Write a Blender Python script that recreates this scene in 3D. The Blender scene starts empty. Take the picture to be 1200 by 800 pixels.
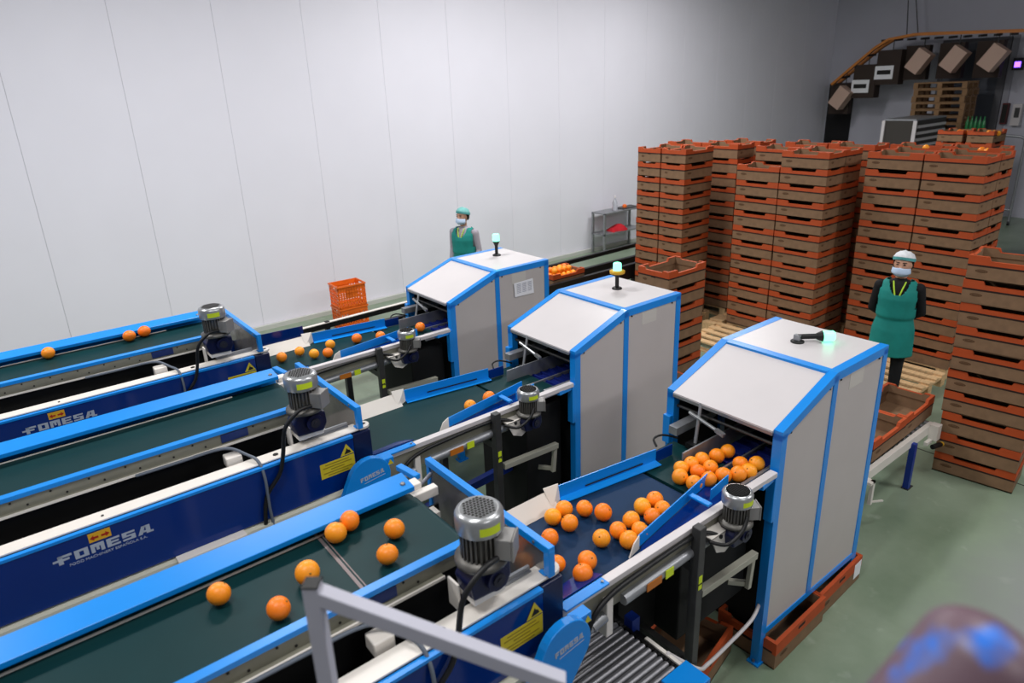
import bpy, bmesh, math, random
from mathutils import Vector, Matrix
random.seed(7)
R = math.radians
col = bpy.context.scene.collection
scn = bpy.context.scene

# ------------------------------------------------------------------ camera
cam_d = bpy.data.cameras.new('camera'); cam = bpy.data.objects.new('camera', cam_d); col.objects.link(cam)
YAW, PITCH, ROLL = R(52.318), R(-19.483), R(-2.230)
fw = Vector((math.cos(PITCH)*math.cos(YAW), math.cos(PITCH)*math.sin(YAW), math.sin(PITCH)))
rt = Vector((math.sin(YAW), -math.cos(YAW), 0)); up = rt.cross(fw)
r2 = rt*math.cos(ROLL) + up*math.sin(ROLL); u2 = -rt*math.sin(ROLL) + up*math.cos(ROLL)
cam.matrix_world = Matrix(((r2.x, u2.x, -fw.x, 0), (r2.y, u2.y, -fw.y, 0), (r2.z, u2.z, -fw.z, 3.4145), (0, 0, 0, 1)))
cam_d.sensor_width = 36; cam_d.lens = 793.46/1200*36
cam_d.shift_x = 1.6/1200; cam_d.shift_y = -18/1200
cam_d.clip_start = 0.05; cam_d.clip_end = 100
cam_d.dof.use_dof = True; cam_d.dof.focus_distance = 4.6; cam_d.dof.aperture_fstop = 2.4
scn.camera = cam

# ------------------------------------------------------------------ light and exposure
w = bpy.data.worlds.new('world'); scn.world = w; w.use_nodes = True
w.node_tree.nodes['Background'].inputs[0].default_value = (0.94, 0.96, 1.0, 1)
w.node_tree.nodes['Background'].inputs[1].default_value = 0.20
def lamp(x, y, z, sx, sy, watts, color=(1.0, 0.985, 0.98)):
    d = bpy.data.lights.new('ceiling_lamp', 'AREA'); d.shape = 'RECTANGLE'; d.size = sx; d.size_y = sy
    d.energy = watts; d.color = color
    o = bpy.data.objects.new('ceiling_lamp', d); col.objects.link(o); o.location = (x, y, z); return o
for lx, ly, lw in ((-2.0, 6.0, 170), (2.2, 6.3, 160), (6.6, 7.0, 195), (10.8, 7.0, 180),
                   (-0.5, 1.4, 100), (3.6, 0.6, 80), (7.8, -2.6, 235), (1.5, -3.0, 70)):
    lamp(lx, ly, 5.9, 1.8, 0.5, lw)
scn.view_settings.view_transform = 'Standard'; scn.view_settings.look = 'None'
scn.view_settings.exposure = 0.0; scn.view_settings.gamma = 1.0
scn.view_settings.use_curve_mapping = False

# ------------------------------------------------------------------ materials
def srgb(r, g, b):
    f = lambda c: (c/255)/12.92 if c/255 <= .04045 else ((c/255+.055)/1.055)**2.4
    return (f(r), f(g), f(b), 1)
MATS = {}
def mat(name, rgb, rough=.5, metal=0, var=0, scale=8, bump=0, emit=0, trans=0, ior=1.45, coat=0, spec=.5, alpha=1, stretch=None):
    if name in MATS: return MATS[name]
    m = bpy.data.materials.new(name); m.use_nodes = True; nt = m.node_tree; b = nt.nodes['Principled BSDF']
    c = srgb(*rgb); b.inputs['Base Color'].default_value = c
    b.inputs['Roughness'].default_value = rough; b.inputs['Metallic'].default_value = metal
    b.inputs['IOR'].default_value = ior; b.inputs['Transmission Weight'].default_value = trans
    b.inputs['Coat Weight'].default_value = coat; b.inputs['Specular IOR Level'].default_value = spec
    if emit: b.inputs['Emission Color'].default_value = c; b.inputs['Emission Strength'].default_value = emit
    if var or bump:
        tc = nt.nodes.new('ShaderNodeTexCoord'); n = nt.nodes.new('ShaderNodeTexNoise')
        n.inputs['Scale'].default_value = scale; n.inputs['Detail'].default_value = 5
        src = tc.outputs['Object']
        if stretch:
            mp = nt.nodes.new('ShaderNodeMapping'); mp.inputs['Scale'].default_value = stretch
            nt.links.new(src, mp.inputs[0]); src = mp.outputs[0]
        nt.links.new(src, n.inputs['Vector'])
        if var:
            cr = nt.nodes.new('ShaderNodeValToRGB'); cr.color_ramp.elements[0].position = .3; cr.color_ramp.elements[1].position = .7
            cr.color_ramp.elements[0].color = tuple(max(0, v*(1-var)) for v in c[:3])+(1,)
            cr.color_ramp.elements[1].color = tuple(min(1, v*(1+var)) for v in c[:3])+(1,)
            nt.links.new(n.outputs['Fac'], cr.inputs[0]); nt.links.new(cr.outputs[0], b.inputs['Base Color'])
        if bump:
            bp = nt.nodes.new('ShaderNodeBump'); bp.inputs['Strength'].default_value = bump; bp.inputs['Distance'].default_value = .01
            nt.links.new(n.outputs['Fac'], bp.inputs['Height']); nt.links.new(bp.outputs[0], b.inputs['Normal'])
    MATS[name] = m; return m
M_blue = mat('blue_paint', (10, 136, 226), .32, var=.06, scale=3, coat=.15)
M_navy = mat('navy_gloss_paint', (0, 42, 116), .12, spec=.35, coat=.1, var=.05, scale=2)
M_cream = mat('cream_paint', (226, 220, 212), .4, var=.04, scale=5)
M_white = mat('white_panel', (206, 201, 202), .35, var=.02, scale=4)
M_grey = mat('light_grey_panel', (190, 183, 180), .4, var=.02, scale=4)
M_dark = mat('dark_grey_steel', (62, 62, 62), .45, .3, var=.15, scale=12)
M_black = mat('black_plastic', (10, 10, 11), .5)
M_pit = mat('shade_and_plate_black', (6, 6, 7), .8)  # near-black that stands in for deep shade, also used on black plates
M_olive = mat('shaded_cream_paint', (128, 126, 112), .5, .1, var=.1, scale=9)  # cream paint in shadow, the shade put into an olive-grey colour
M_belt = mat('green_belt', (13, 49, 52), .45, var=.08, scale=4, spec=.16)
M_bbelt = mat('blue_belt', (16, 46, 78), .6, var=.07, scale=6, spec=.2)
M_alu = mat('cast_aluminium', (176, 178, 180), .32, .75, var=.1, scale=20)
M_fin = mat('motor_grey', (104, 102, 98), .45, .55, var=.15, scale=25)
M_gear = mat('gearbox_navy', (10, 18, 58), .35, var=.2, scale=18)
M_steel = mat('roller_steel', (140, 140, 144), .42, .75, var=.08, scale=10)
M_yellow = mat('yellow_label', (206, 186, 40), .5)
M_lime = mat('lime_sticker', (206, 226, 40), .5)
M_red = mat('red_ink', (170, 30, 20), .6)
M_ink = mat('dark_ink', (24, 22, 20), .7)
M_letter = mat('white_lettering', (172, 180, 194), .5)
M_dash = mat('faded_lettering', (170, 180, 200), .5)
M_pane = mat('clear_polycarbonate', (150, 148, 146), .16, trans=.72, ior=1.2)
M_cable = mat('black_cable', (18, 18, 20), .45)
M_gcable = mat('grey_cable', (96, 104, 116), .5)
M_brown = mat('brown_cardboard', (130, 101, 75), .8, var=.1, scale=14, bump=.1)
M_rim = mat('orange_print_cardboard', (178, 72, 26), .65, var=.07, scale=10)
M_print = mat('brown_black_print', (40, 22, 16), .8)
M_logo = mat('brown_logo_print', (92, 64, 40), .8)
M_wood = mat('pine_wood', (214, 178, 132), .75, var=.18, scale=6, stretch=(1, 8, 8))
M_teal = mat('teal_apron_cloth', (18, 132, 124), .75, var=.1, scale=9, bump=.25)
M_skin = mat('skin', (206, 158, 132), .55, var=.05, scale=20)
M_mask = mat('blue_surgical_mask', (192, 214, 240), .8)
M_hair = mat('dark_brown_hair', (30, 20, 16), .6)
M_sweat = mat('black_sweater', (16, 16, 20), .85, bump=.2, scale=30)
M_gsweat = mat('grey_sweater', (168, 162, 172), .85, bump=.2, scale=30)
M_cap = mat('hairnet', (226, 228, 232), .8, var=.1, scale=30)
M_capt = mat('teal_hairnet', (120, 186, 182), .8, var=.12, scale=30)
M_plast = mat('orange_plastic', (236, 108, 26), .4, var=.06, scale=5)
M_galv = mat('galvanised_steel', (150, 152, 156), .4, .6, var=.1, scale=10)
M_rail = mat('ochre_steel', (196, 120, 46), .5, var=.1, scale=5)
M_lampg = mat('mint_lamp_lens', (120, 255, 200), .2, emit=2.6)
M_amber = mat('amber_plastic', (208, 160, 30), .4)
M_peel = bpy.data.materials.new('orange_peel')
M_lil = mat('guard_rail_paint', (182, 182, 194), .45, var=.03, scale=6)
M_paper = mat('white_paper', (236, 236, 240), .8)

def peel():
    m = M_peel; m.use_nodes = True; nt = m.node_tree; b = nt.nodes['Principled BSDF']
    tc = nt.nodes.new('ShaderNodeTexCoord'); oi = nt.nodes.new('ShaderNodeObjectInfo')
    n = nt.nodes.new('ShaderNodeTexNoise'); n.inputs['Scale'].default_value = 150; nt.links.new(tc.outputs['Object'], n.inputs['Vector'])
    cr = nt.nodes.new('ShaderNodeValToRGB'); cr.color_ramp.elements[0].color = srgb(250, 116, 14); cr.color_ramp.elements[1].color = srgb(255, 168, 30)
    nt.links.new(oi.outputs['Random'], cr.inputs[0]); nt.links.new(cr.outputs[0], b.inputs['Base Color'])
    bp = nt.nodes.new('ShaderNodeBump'); bp.inputs['Strength'].default_value = .12; bp.inputs['Distance'].default_value = .002
    nt.links.new(n.outputs['Fac'], bp.inputs['Height']); nt.links.new(bp.outputs[0], b.inputs['Normal'])
    b.inputs['Roughness'].default_value = .42
    try: b.inputs['Subsurface Weight'].default_value = .05
    except Exception: pass
peel()

# ------------------------------------------------------------------ mesh helpers
class MB:
    def __init__(s): s.v = []; s.f = []; s.m = []; s.sm = []; s.cur = 0
    def add(s, vs, fs, smooth=False):
        o = len(s.v); s.v += [tuple(p) for p in vs]
        for f in fs: s.f.append(tuple(i+o for i in f)); s.m.append(s.cur); s.sm.append(smooth)
        return s
    def box(s, x0, x1, y0, y1, z0, z1):
        vs = [(x, y, z) for x in (x0, x1) for y in (y0, y1) for z in (z0, z1)]
        return s.add(vs, [(0, 1, 3, 2), (4, 6, 7, 5), (0, 4, 5, 1), (2, 3, 7, 6), (0, 2, 6, 4), (1, 5, 7, 3)])
    def bar(s, a, b, w, h, upv=(0, 0, 1)):
        a = Vector(a); b = Vector(b); d = (b-a).normalized(); upv = Vector(upv)
        if abs(d.dot(upv)) > .98: upv = Vector((1, 0, 0))
        sd = d.cross(upv).normalized(); u = sd.cross(d)
        vs = [p + sd*i*w/2 + u*j*h/2 for p in (a, b) for i in (-1, 1) for j in (-1, 1)]
        return s.add(vs, [(0, 1, 3, 2), (4, 6, 7, 5), (0, 4, 5, 1), (2, 3, 7, 6), (0, 2, 6, 4), (1, 5, 7, 3)])
    def prism(s, poly, axis, a, b):
        n = len(poly)
        def P(p, t): return {'x': (t, p[0], p[1]), 'y': (p[0], t, p[1]), 'z': (p[0], p[1], t)}[axis]
        vs = [P(p, a) for p in poly] + [P(p, b) for p in poly]
        return s.add(vs, [tuple(range(n))[::-1], tuple(range(n, 2*n))] + [(i, (i+1) % n, n+(i+1) % n, n+i) for i in range(n)])
    def plate(s, pts, th, nrm=None):
        pts = [Vector(p) for p in pts]
        n = (pts[1]-pts[0]).cross(pts[2]-pts[0]).normalized() if nrm is None else Vector(nrm)
        k = len(pts); vs = pts + [p + n*th for p in pts]
        return s.add(vs, [tuple(range(k))[::-1], tuple(range(k, 2*k))] + [(i, (i+1) % k, k+(i+1) % k, k+i) for i in range(k)])
    def cyl(s, a, b, ra, rb=None, n=20, cap=True):
        a = Vector(a); b = Vector(b); rb = ra if rb is None else rb; d = (b-a).normalized()
        t = Vector((0, 0, 1)) if abs(d.z) < .9 else Vector((1, 0, 0)); u = d.cross(t).normalized(); v = d.cross(u)
        ring = lambda c, r: [c + (u*math.cos(2*math.pi*i/n) + v*math.sin(2*math.pi*i/n))*r for i in range(n)]
        s.add(ring(a, ra)+ring(b, rb), [(i, n+i, n+(i+1) % n, (i+1) % n) for i in range(n)], True)
        if cap:
            s.add(ring(a, ra), [tuple(range(n))]); s.add(ring(b, rb), [tuple(range(n))[::-1]])
        return s
    def lathe(s, prof, n=24, c=(0, 0, 0), smooth=True):
        vs = [(c[0]+r*math.cos(2*math.pi*i/n), c[1]+r*math.sin(2*math.pi*i/n), c[2]+z) for r, z in prof for i in range(n)]
        fs = [(j*n+i, j*n+(i+1) % n, (j+1)*n+(i+1) % n, (j+1)*n+i) for j in range(len(prof)-1) for i in range(n)]
        s.add(vs, fs, smooth)
        if prof[0][0] > 1e-6: s.add(vs[:n], [tuple(range(n))[::-1]])
        if prof[-1][0] > 1e-6: s.add(vs[-n:], [tuple(range(n))])
        return s
    def tube(s, pts, r, n=8, sub=6):
        P = [Vector(p) for p in pts]; Q = []
        for i in range(len(P)-1):
            p0 = P[max(i-1, 0)]; p1 = P[i]; p2 = P[i+1]; p3 = P[min(i+2, len(P)-1)]
            for k in range(sub):
                t = k/sub
                Q.append(.5*((2*p1)+(p2-p0)*t+(2*p0-5*p1+4*p2-p3)*t*t+(3*p1-p0-3*p2+p3)*t**3))
        Q.append(P[-1]); vs = []; ref = Vector((.3, .2, 1)).normalized()
        for i, q in enumerate(Q):
            d = (Q[min(i+1, len(Q)-1)]-Q[max(i-1, 0)]).normalized(); u = d.cross(ref).normalized(); v = d.cross(u)
            vs += [q + (u*math.cos(2*math.pi*j/n)+v*math.sin(2*math.pi*j/n))*r for j in range(n)]
        fs = [(i*n+j, i*n+(j+1) % n, (i+1)*n+(j+1) % n, (i+1)*n+j) for i in range(len(Q)-1) for j in range(n)]
        s.add(vs, fs, True); s.add(vs[:n], [tuple(range(n))[::-1]]); s.add(vs[-n:], [tuple(range(n))]); return s
    def mesh(s, name, mats, off=(0, 0, 0)):
        me = bpy.data.meshes.new(name); o = Vector(off)
        me.from_pydata([tuple(Vector(p)-o) for p in s.v], [], s.f)
        for m in (mats if isinstance(mats, (list, tuple)) else [mats]): me.materials.append(m)
        me.polygons.foreach_set('material_index', s.m); me.polygons.foreach_set('use_smooth', s.sm); me.update()
        bm = bmesh.new(); bm.from_mesh(me); bmesh.ops.recalc_face_normals(bm, faces=bm.faces); bm.to_mesh(me); bm.free()
        return me
ORG = {}
def obj(name, mb, mats, parent=None, bevel=0, label=None, off=None):
    """link a mesh built in line coordinates; a child is shifted so that it sits right under its parent"""
    if off is None: off = ORG.get(parent.name, (0, 0, 0)) if parent else (0, 0, 0)
    o = bpy.data.objects.new(name, mb.mesh(name, mats, off)); col.objects.link(o)
    if parent: o.parent = parent; ORG[o.name] = off
    if bevel:
        b = o.modifiers.new('bevel', 'BEVEL'); b.width = bevel; b.segments = 2; b.limit_method = 'ANGLE'; b.harden_normals = False
    if label: o['label'] = label
    return o
def tag(o, label, cat, group=None):
    o['label'] = label; o['category'] = cat
    if group: o['group'] = group
    return o
def struct(o): o['kind'] = 'structure'; return o
def thing(name, loc, label, cat, group=None, rz=0):
    o = bpy.data.objects.new(name, None); col.objects.link(o); o.location = loc; o.rotation_euler = (0, 0, rz); o.empty_display_size = .1
    ORG[o.name] = tuple(loc) if rz == 0 else (0, 0, 0)
    return tag(o, label, cat, group)
def single(name, mb, mats, base, label, cat, group=None, bevel=0):
    o = obj(name, mb, mats, None, bevel, off=base); o.location = base; return tag(o, label, cat, group)
def copy_tree(o, parent=None):
    c = o.copy(); col.objects.link(c); c.parent = parent
    for ch in [k for k in o.children]: copy_tree(ch, c)
    return c
def text_mesh(txt, size, sx=1.0, depth=.0008, bold=0, spacing=1.0):
    cu = bpy.data.curves.new('t', 'FONT'); cu.body = txt; cu.size = size; cu.extrude = depth; cu.offset = bold; cu.space_character = spacing
    t = bpy.data.objects.new('t', cu); col.objects.link(t); dg = bpy.context.evaluated_depsgraph_get()
    me = bpy.data.meshes.new_from_object(t.evaluated_get(dg)); bpy.data.objects.remove(t); bpy.data.curves.remove(cu)
    for v in me.vertices: v.co.x *= sx
    return me
def lettering(name, txt, size, m, parent, o, ex, ey, sx=1.0, bold=0, spacing=1.0):
    """text lying in the plane spanned by ex (reading direction) and ey (up), its lower left corner at o"""
    me = text_mesh(txt, size, sx, bold=bold, spacing=spacing); me.name = name; ex = Vector(ex).normalized(); ey = Vector(ey).normalized(); n = ex.cross(ey)
    O = Vector(o)-Vector(ORG[parent.name])
    for v in me.vertices: v.co = O + ex*v.co.x + ey*v.co.y + n*v.co.z
    me.materials.clear(); me.materials.append(m)
    ob = bpy.data.objects.new(name, me); col.objects.link(ob); ob.parent = parent; return ob

GLYPH = {'F': [(0, 0, .34, 1), (0, .74, 1, 1), (.34, .36, .8, .6)], 'O': [(0, 0, .34, 1), (.66, 0, 1, 1), (.34, 0, .66, .24), (.34, .76, .66, 1)],
         'M': [(0, 0, .28, 1), (.72, 0, 1, 1), (.28, .62, .72, 1), (.39, .22, .61, .62)], 'E': [(0, 0, .34, 1), (.34, .78, 1, 1), (.34, .39, .9, .6), (.34, 0, 1, .22)],
         'S': [(0, .78, 1, 1), (0, .4, .34, .78), (.34, .4, 1, .6), (.66, .22, 1, .4), (0, 0, 1, .22)], 'A': [(.66, 0, 1, 1), (.3, .2, .66, .42), (.45, .8, .7, 1)]}
def block_letters(txt, o, ex, ey, w, h, pitch, th=.0008):
    """heavy square lettering in the plane of ex and ey"""
    m_ = MB(); o = Vector(o); ex = Vector(ex).normalized(); ey = Vector(ey).normalized(); n = ex.cross(ey)
    for i, ch in enumerate(txt):
        b_ = o+ex*pitch*i
        P_ = lambda u, v: b_+ex*u*w+ey*v*h
        for (u0, v0, u1, v1) in GLYPH[ch]: m_.plate([P_(u0, v0), P_(u1, v0), P_(u1, v1), P_(u0, v1)], th, n)
        if ch == 'A': m_.plate([P_(0, 0), P_(.34, 0), P_(.66, 1), P_(.36, 1)], th, n); m_.plate([P_(1, 0), P_(1.22, 0), P_(1.22, .22), P_(1, .22)], th, n)
    return m_
# ------------------------------------------------------------------ the room
WY = 10.23; WX = 19.5
def floor_material():
    m = bpy.data.materials.new('green_painted_floor'); m.use_nodes = True; nt = m.node_tree; b = nt.nodes['Principled BSDF']
    geo = nt.nodes.new('ShaderNodeNewGeometry'); N = nt.nodes.new; L = nt.links.new
    n1 = N('ShaderNodeTexNoise'); n1.inputs['Scale'].default_value = .9; n1.inputs['Detail'].default_value = 8; n1.inputs['Roughness'].default_value = .62
    n2 = N('ShaderNodeTexNoise'); n2.inputs['Scale'].default_value = 5; n2.inputs['Detail'].default_value = 6
    L(geo.outputs['Position'], n1.inputs['Vector']); L(geo.outputs['Position'], n2.inputs['Vector'])
    c1 = N('ShaderNodeValToRGB'); c1.color_ramp.elements[0].position = .34; c1.color_ramp.elements[0].color = srgb(112, 130, 108)
    c1.color_ramp.elements[1].position = .68; c1.color_ramp.elements[1].color = srgb(140, 155, 135); L(n1.outputs['Fac'], c1.inputs[0])
    c2 = N('ShaderNodeValToRGB'); c2.color_ramp.elements[0].position = .62; c2.color_ramp.elements[0].color = (0, 0, 0, 1)
    c2.color_ramp.elements[1].position = .78; c2.color_ramp.elements[1].color = (.5, .5, .5, 1); L(n2.outputs['Fac'], c2.inputs[0])
    mx = N('ShaderNodeMix'); mx.data_type = 'RGBA'; L(c2.outputs[0], mx.inputs[0]); L(c1.outputs[0], mx.inputs[6]); mx.inputs[7].default_value = srgb(176, 184, 170)
    # worn grey traffic lane beside the machines
    sp = N('ShaderNodeSeparateXYZ'); L(geo.outputs['Position'], sp.inputs[0])
    ad = N('ShaderNodeMath'); ad.operation = 'MULTIPLY_ADD'; L(n1.outputs['Fac'], ad.inputs[0]); ad.inputs[1].default_value = .9; L(sp.outputs['Y'], ad.inputs[2])
    mr = N('ShaderNodeMapRange'); L(ad.outputs[0], mr.inputs[0]); mr.inputs[1].default_value = 1.75; mr.inputs[2].default_value = 1.2; mr.inputs[3].default_value = 0; mr.inputs[4].default_value = .8
    m2 = N('ShaderNodeMix'); m2.data_type = 'RGBA'; L(mr.outputs[0], m2.inputs[0]); L(mx.outputs[2], m2.inputs[6]); m2.inputs[7].default_value = srgb(150, 150, 154)
    L(m2.outputs[2], b.inputs['Base Color']); b.inputs['Roughness'].default_value = .32; b.inputs['Specular IOR Level'].default_value = .45
    return m
mb = MB().box(-6, WX, -6, WY, -.1, 0)
fl = struct(obj('floor', mb, floor_material()))
fl['label'] = 'worn green painted concrete floor'
j = MB()
for x in (6.52,): j.box(x, x+.012, -6, 3.0, 0, .0015)
obj('expansion_joint', j, M_ink, fl)
# long wall of tall sandwich panels
wall = struct(obj('wall_back', MB().box(-6, WX+.2, WY+.004, WY+.15, 0, 6.6), mat('panel_joint_grey', (176, 176, 184), .7)))
M_wall = mat('white_sandwich_panel', (234, 233, 243), .5, var=.012, scale=1.5)
x = .576-1.2446*5; k = 0
while x < WX:
    x1 = min(x+1.2446, WX)
    if x1-x > .1:
        p = obj('wall_panel', MB().box(x+.0016, x1-.0016, WY-.006, WY+.004, 0.0, 6.6), M_wall, wall, bevel=.0012)
    x += 1.2446
struct(obj('baseboard_back', MB().box(-6, WX, WY-.075, WY-.013, 0, .07), mat('grey_kerb', (196, 198, 192), .6)))
wf = struct(obj('wall_far', MB().box(WX, WX+.15, -6, WY, 0, 6.6), mat('grey_wall', (186, 186, 198), .6, var=.03, scale=1)))
struct(obj('ceiling', MB().box(-6, WX, -6, WY, 6.6, 6.7), mat('ceiling_grey', (170, 172, 176), .7)))
# openings and door on the far wall
M_void = mat('dark_opening', (16, 15, 18), .8)
d1 = struct(obj('door_1', MB().box(WX-.02, WX-.002, 9.5, 10.2, 0, 3.15), M_void)); d1['label'] = 'dark wall opening where the overhead track leaves'
d2 = struct(obj('door_2', MB().box(WX-.03, WX-.002, 6.15, 7.35, 0, 3.98), mat('slate_door', (70, 74, 84), .5)))
obj('door_frame', MB().box(WX-.05, WX-.002, 6.0, 6.15, 0, 4.08).box(WX-.05, WX-.002, 6.15, 7.45, 3.98, 4.08).box(WX-.05, WX-.002, 7.35, 7.45, 0, 3.98), mat('door_frame_grey', (88, 88, 94), .5), d2)
struct(obj('trim_1', MB().box(WX-.04, WX-.002, 5.86, 5.98, 0, 4.1), mat('pilaster_grey', (150, 150, 160), .6)))

# ------------------------------------------------------------------ gear motors (part of a conveyor)
def motor(parent, c, s, cable, tilt=0, boxdir=(.62, -.78), hang=True):
    """vertical gear motor: fan cover, finned body, terminal box, navy gearbox; c = centre of the cover's top"""
    x, y, z = c
    body = MB(); nf = 26
    body.lathe([(.062*s, -.19*s), (.062*s, -.07*s)], 20, c)
    for i in range(nf):
        a = 2*math.pi*i/nf; d = Vector((math.cos(a), math.sin(a), 0))
        body.bar(Vector(c)+d*.06*s+Vector((0, 0, -.185*s)), Vector(c)+d*.06*s+Vector((0, 0, -.07*s)), .007*s, .03*s, d)
    body.lathe([(.085*s, -.215*s), (.098*s, -.212*s), (.098*s, -.195*s), (.07*s, -.185*s)], 24, c)
    m = obj('gear_motor', body, M_fin, parent)
    cov = MB(); cov.lathe([(.086*s, -.078*s), (.088*s, -.07*s), (.088*s, -.018*s), (.082*s, -.006*s), (.07*s, 0)], 32, c)
    cov.lathe([(.0, .001), (.066*s, .001)], 32, c)
    obj('fan_cover', cov, M_alu, m)
    gr = MB(); st = .0142*s
    for i in range(-5, 6):
        for k in range(-5, 6):
            px = (i+.5*(k % 2))*st; py = k*st*.9
            if px*px+py*py < (.06*s)**2: gr.box(x+px-.0048*s, x+px+.0048*s, y+py-.0042*s, y+py+.0042*s, z+.0008, z+.0022)
    obj('fan_grille_hole', gr, M_ink, m)['kind'] = 'stuff'
    bd = Vector((boxdir[0], boxdir[1], 0)).normalized(); t = bd.cross(Vector((0, 0, 1)))
    bx = MB(); cc = Vector(c)+bd*.10*s+Vector((0, 0, -.14*s))
    bx.bar(cc-bd*.04*s, cc+bd*.022*s, .082*s, .085*s); bx.bar(cc+bd*.022*s, cc+bd*.03*s, .088*s, .091*s)
    obj('terminal_box', bx, mat('motor_box_grey', (150, 148, 146), .45, .4), m, bevel=.004)
    g = MB(); g.prism([(x-.075*s, z-.335*s), (x+.07*s, z-.345*s), (x+.095*s, z-.30*s), (x+.09*s, z-.235*s), (x+.04*s, z-.212*s), (x-.06*s, z-.212*s), (x-.09*s, z-.26*s)], 'y', y-.05*s, y+.05*s)
    g.cyl((x+.02*s, y-.072*s, z-.275*s), (x+.02*s, y-.04*s, z-.275*s), .046*s, n=20)
    obj('gearbox', g, M_gear, m, bevel=.008)
    hub = MB(); hub.cyl((x+.02*s, y-.08*s, z-.275*s), (x+.02*s, y-.07*s, z-.275*s), .026*s, n=16); hub.cyl((x+.02*s, y-.084*s, z-.275*s), (x+.02*s, y-.078*s, z-.275*s), .011*s, n=12)
    obj('output_shaft', hub, mat('shaft_dark', (48, 50, 62), .4, .4), m)
    lb = MB(); a0 = R(235)
    vs = []
    for i in range(7):
        a = a0 + i*R(9)
        vs.append((x+.0886*s*math.cos(a), y+.0886*s*math.sin(a), z-.03*s)); vs.append((x+.0886*s*math.cos(a), y+.0886*s*math.sin(a), z-.062*s))
    lb.add(vs, [(2*i, 2*i+1, 2*i+3, 2*i+2) for i in range(6)], True)
    obj('rating_label', lb, M_lime, m)
    if cable: obj('motor_cable', MB().tube(cable, .011*s, 8), M_cable, m)
    return m

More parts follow.
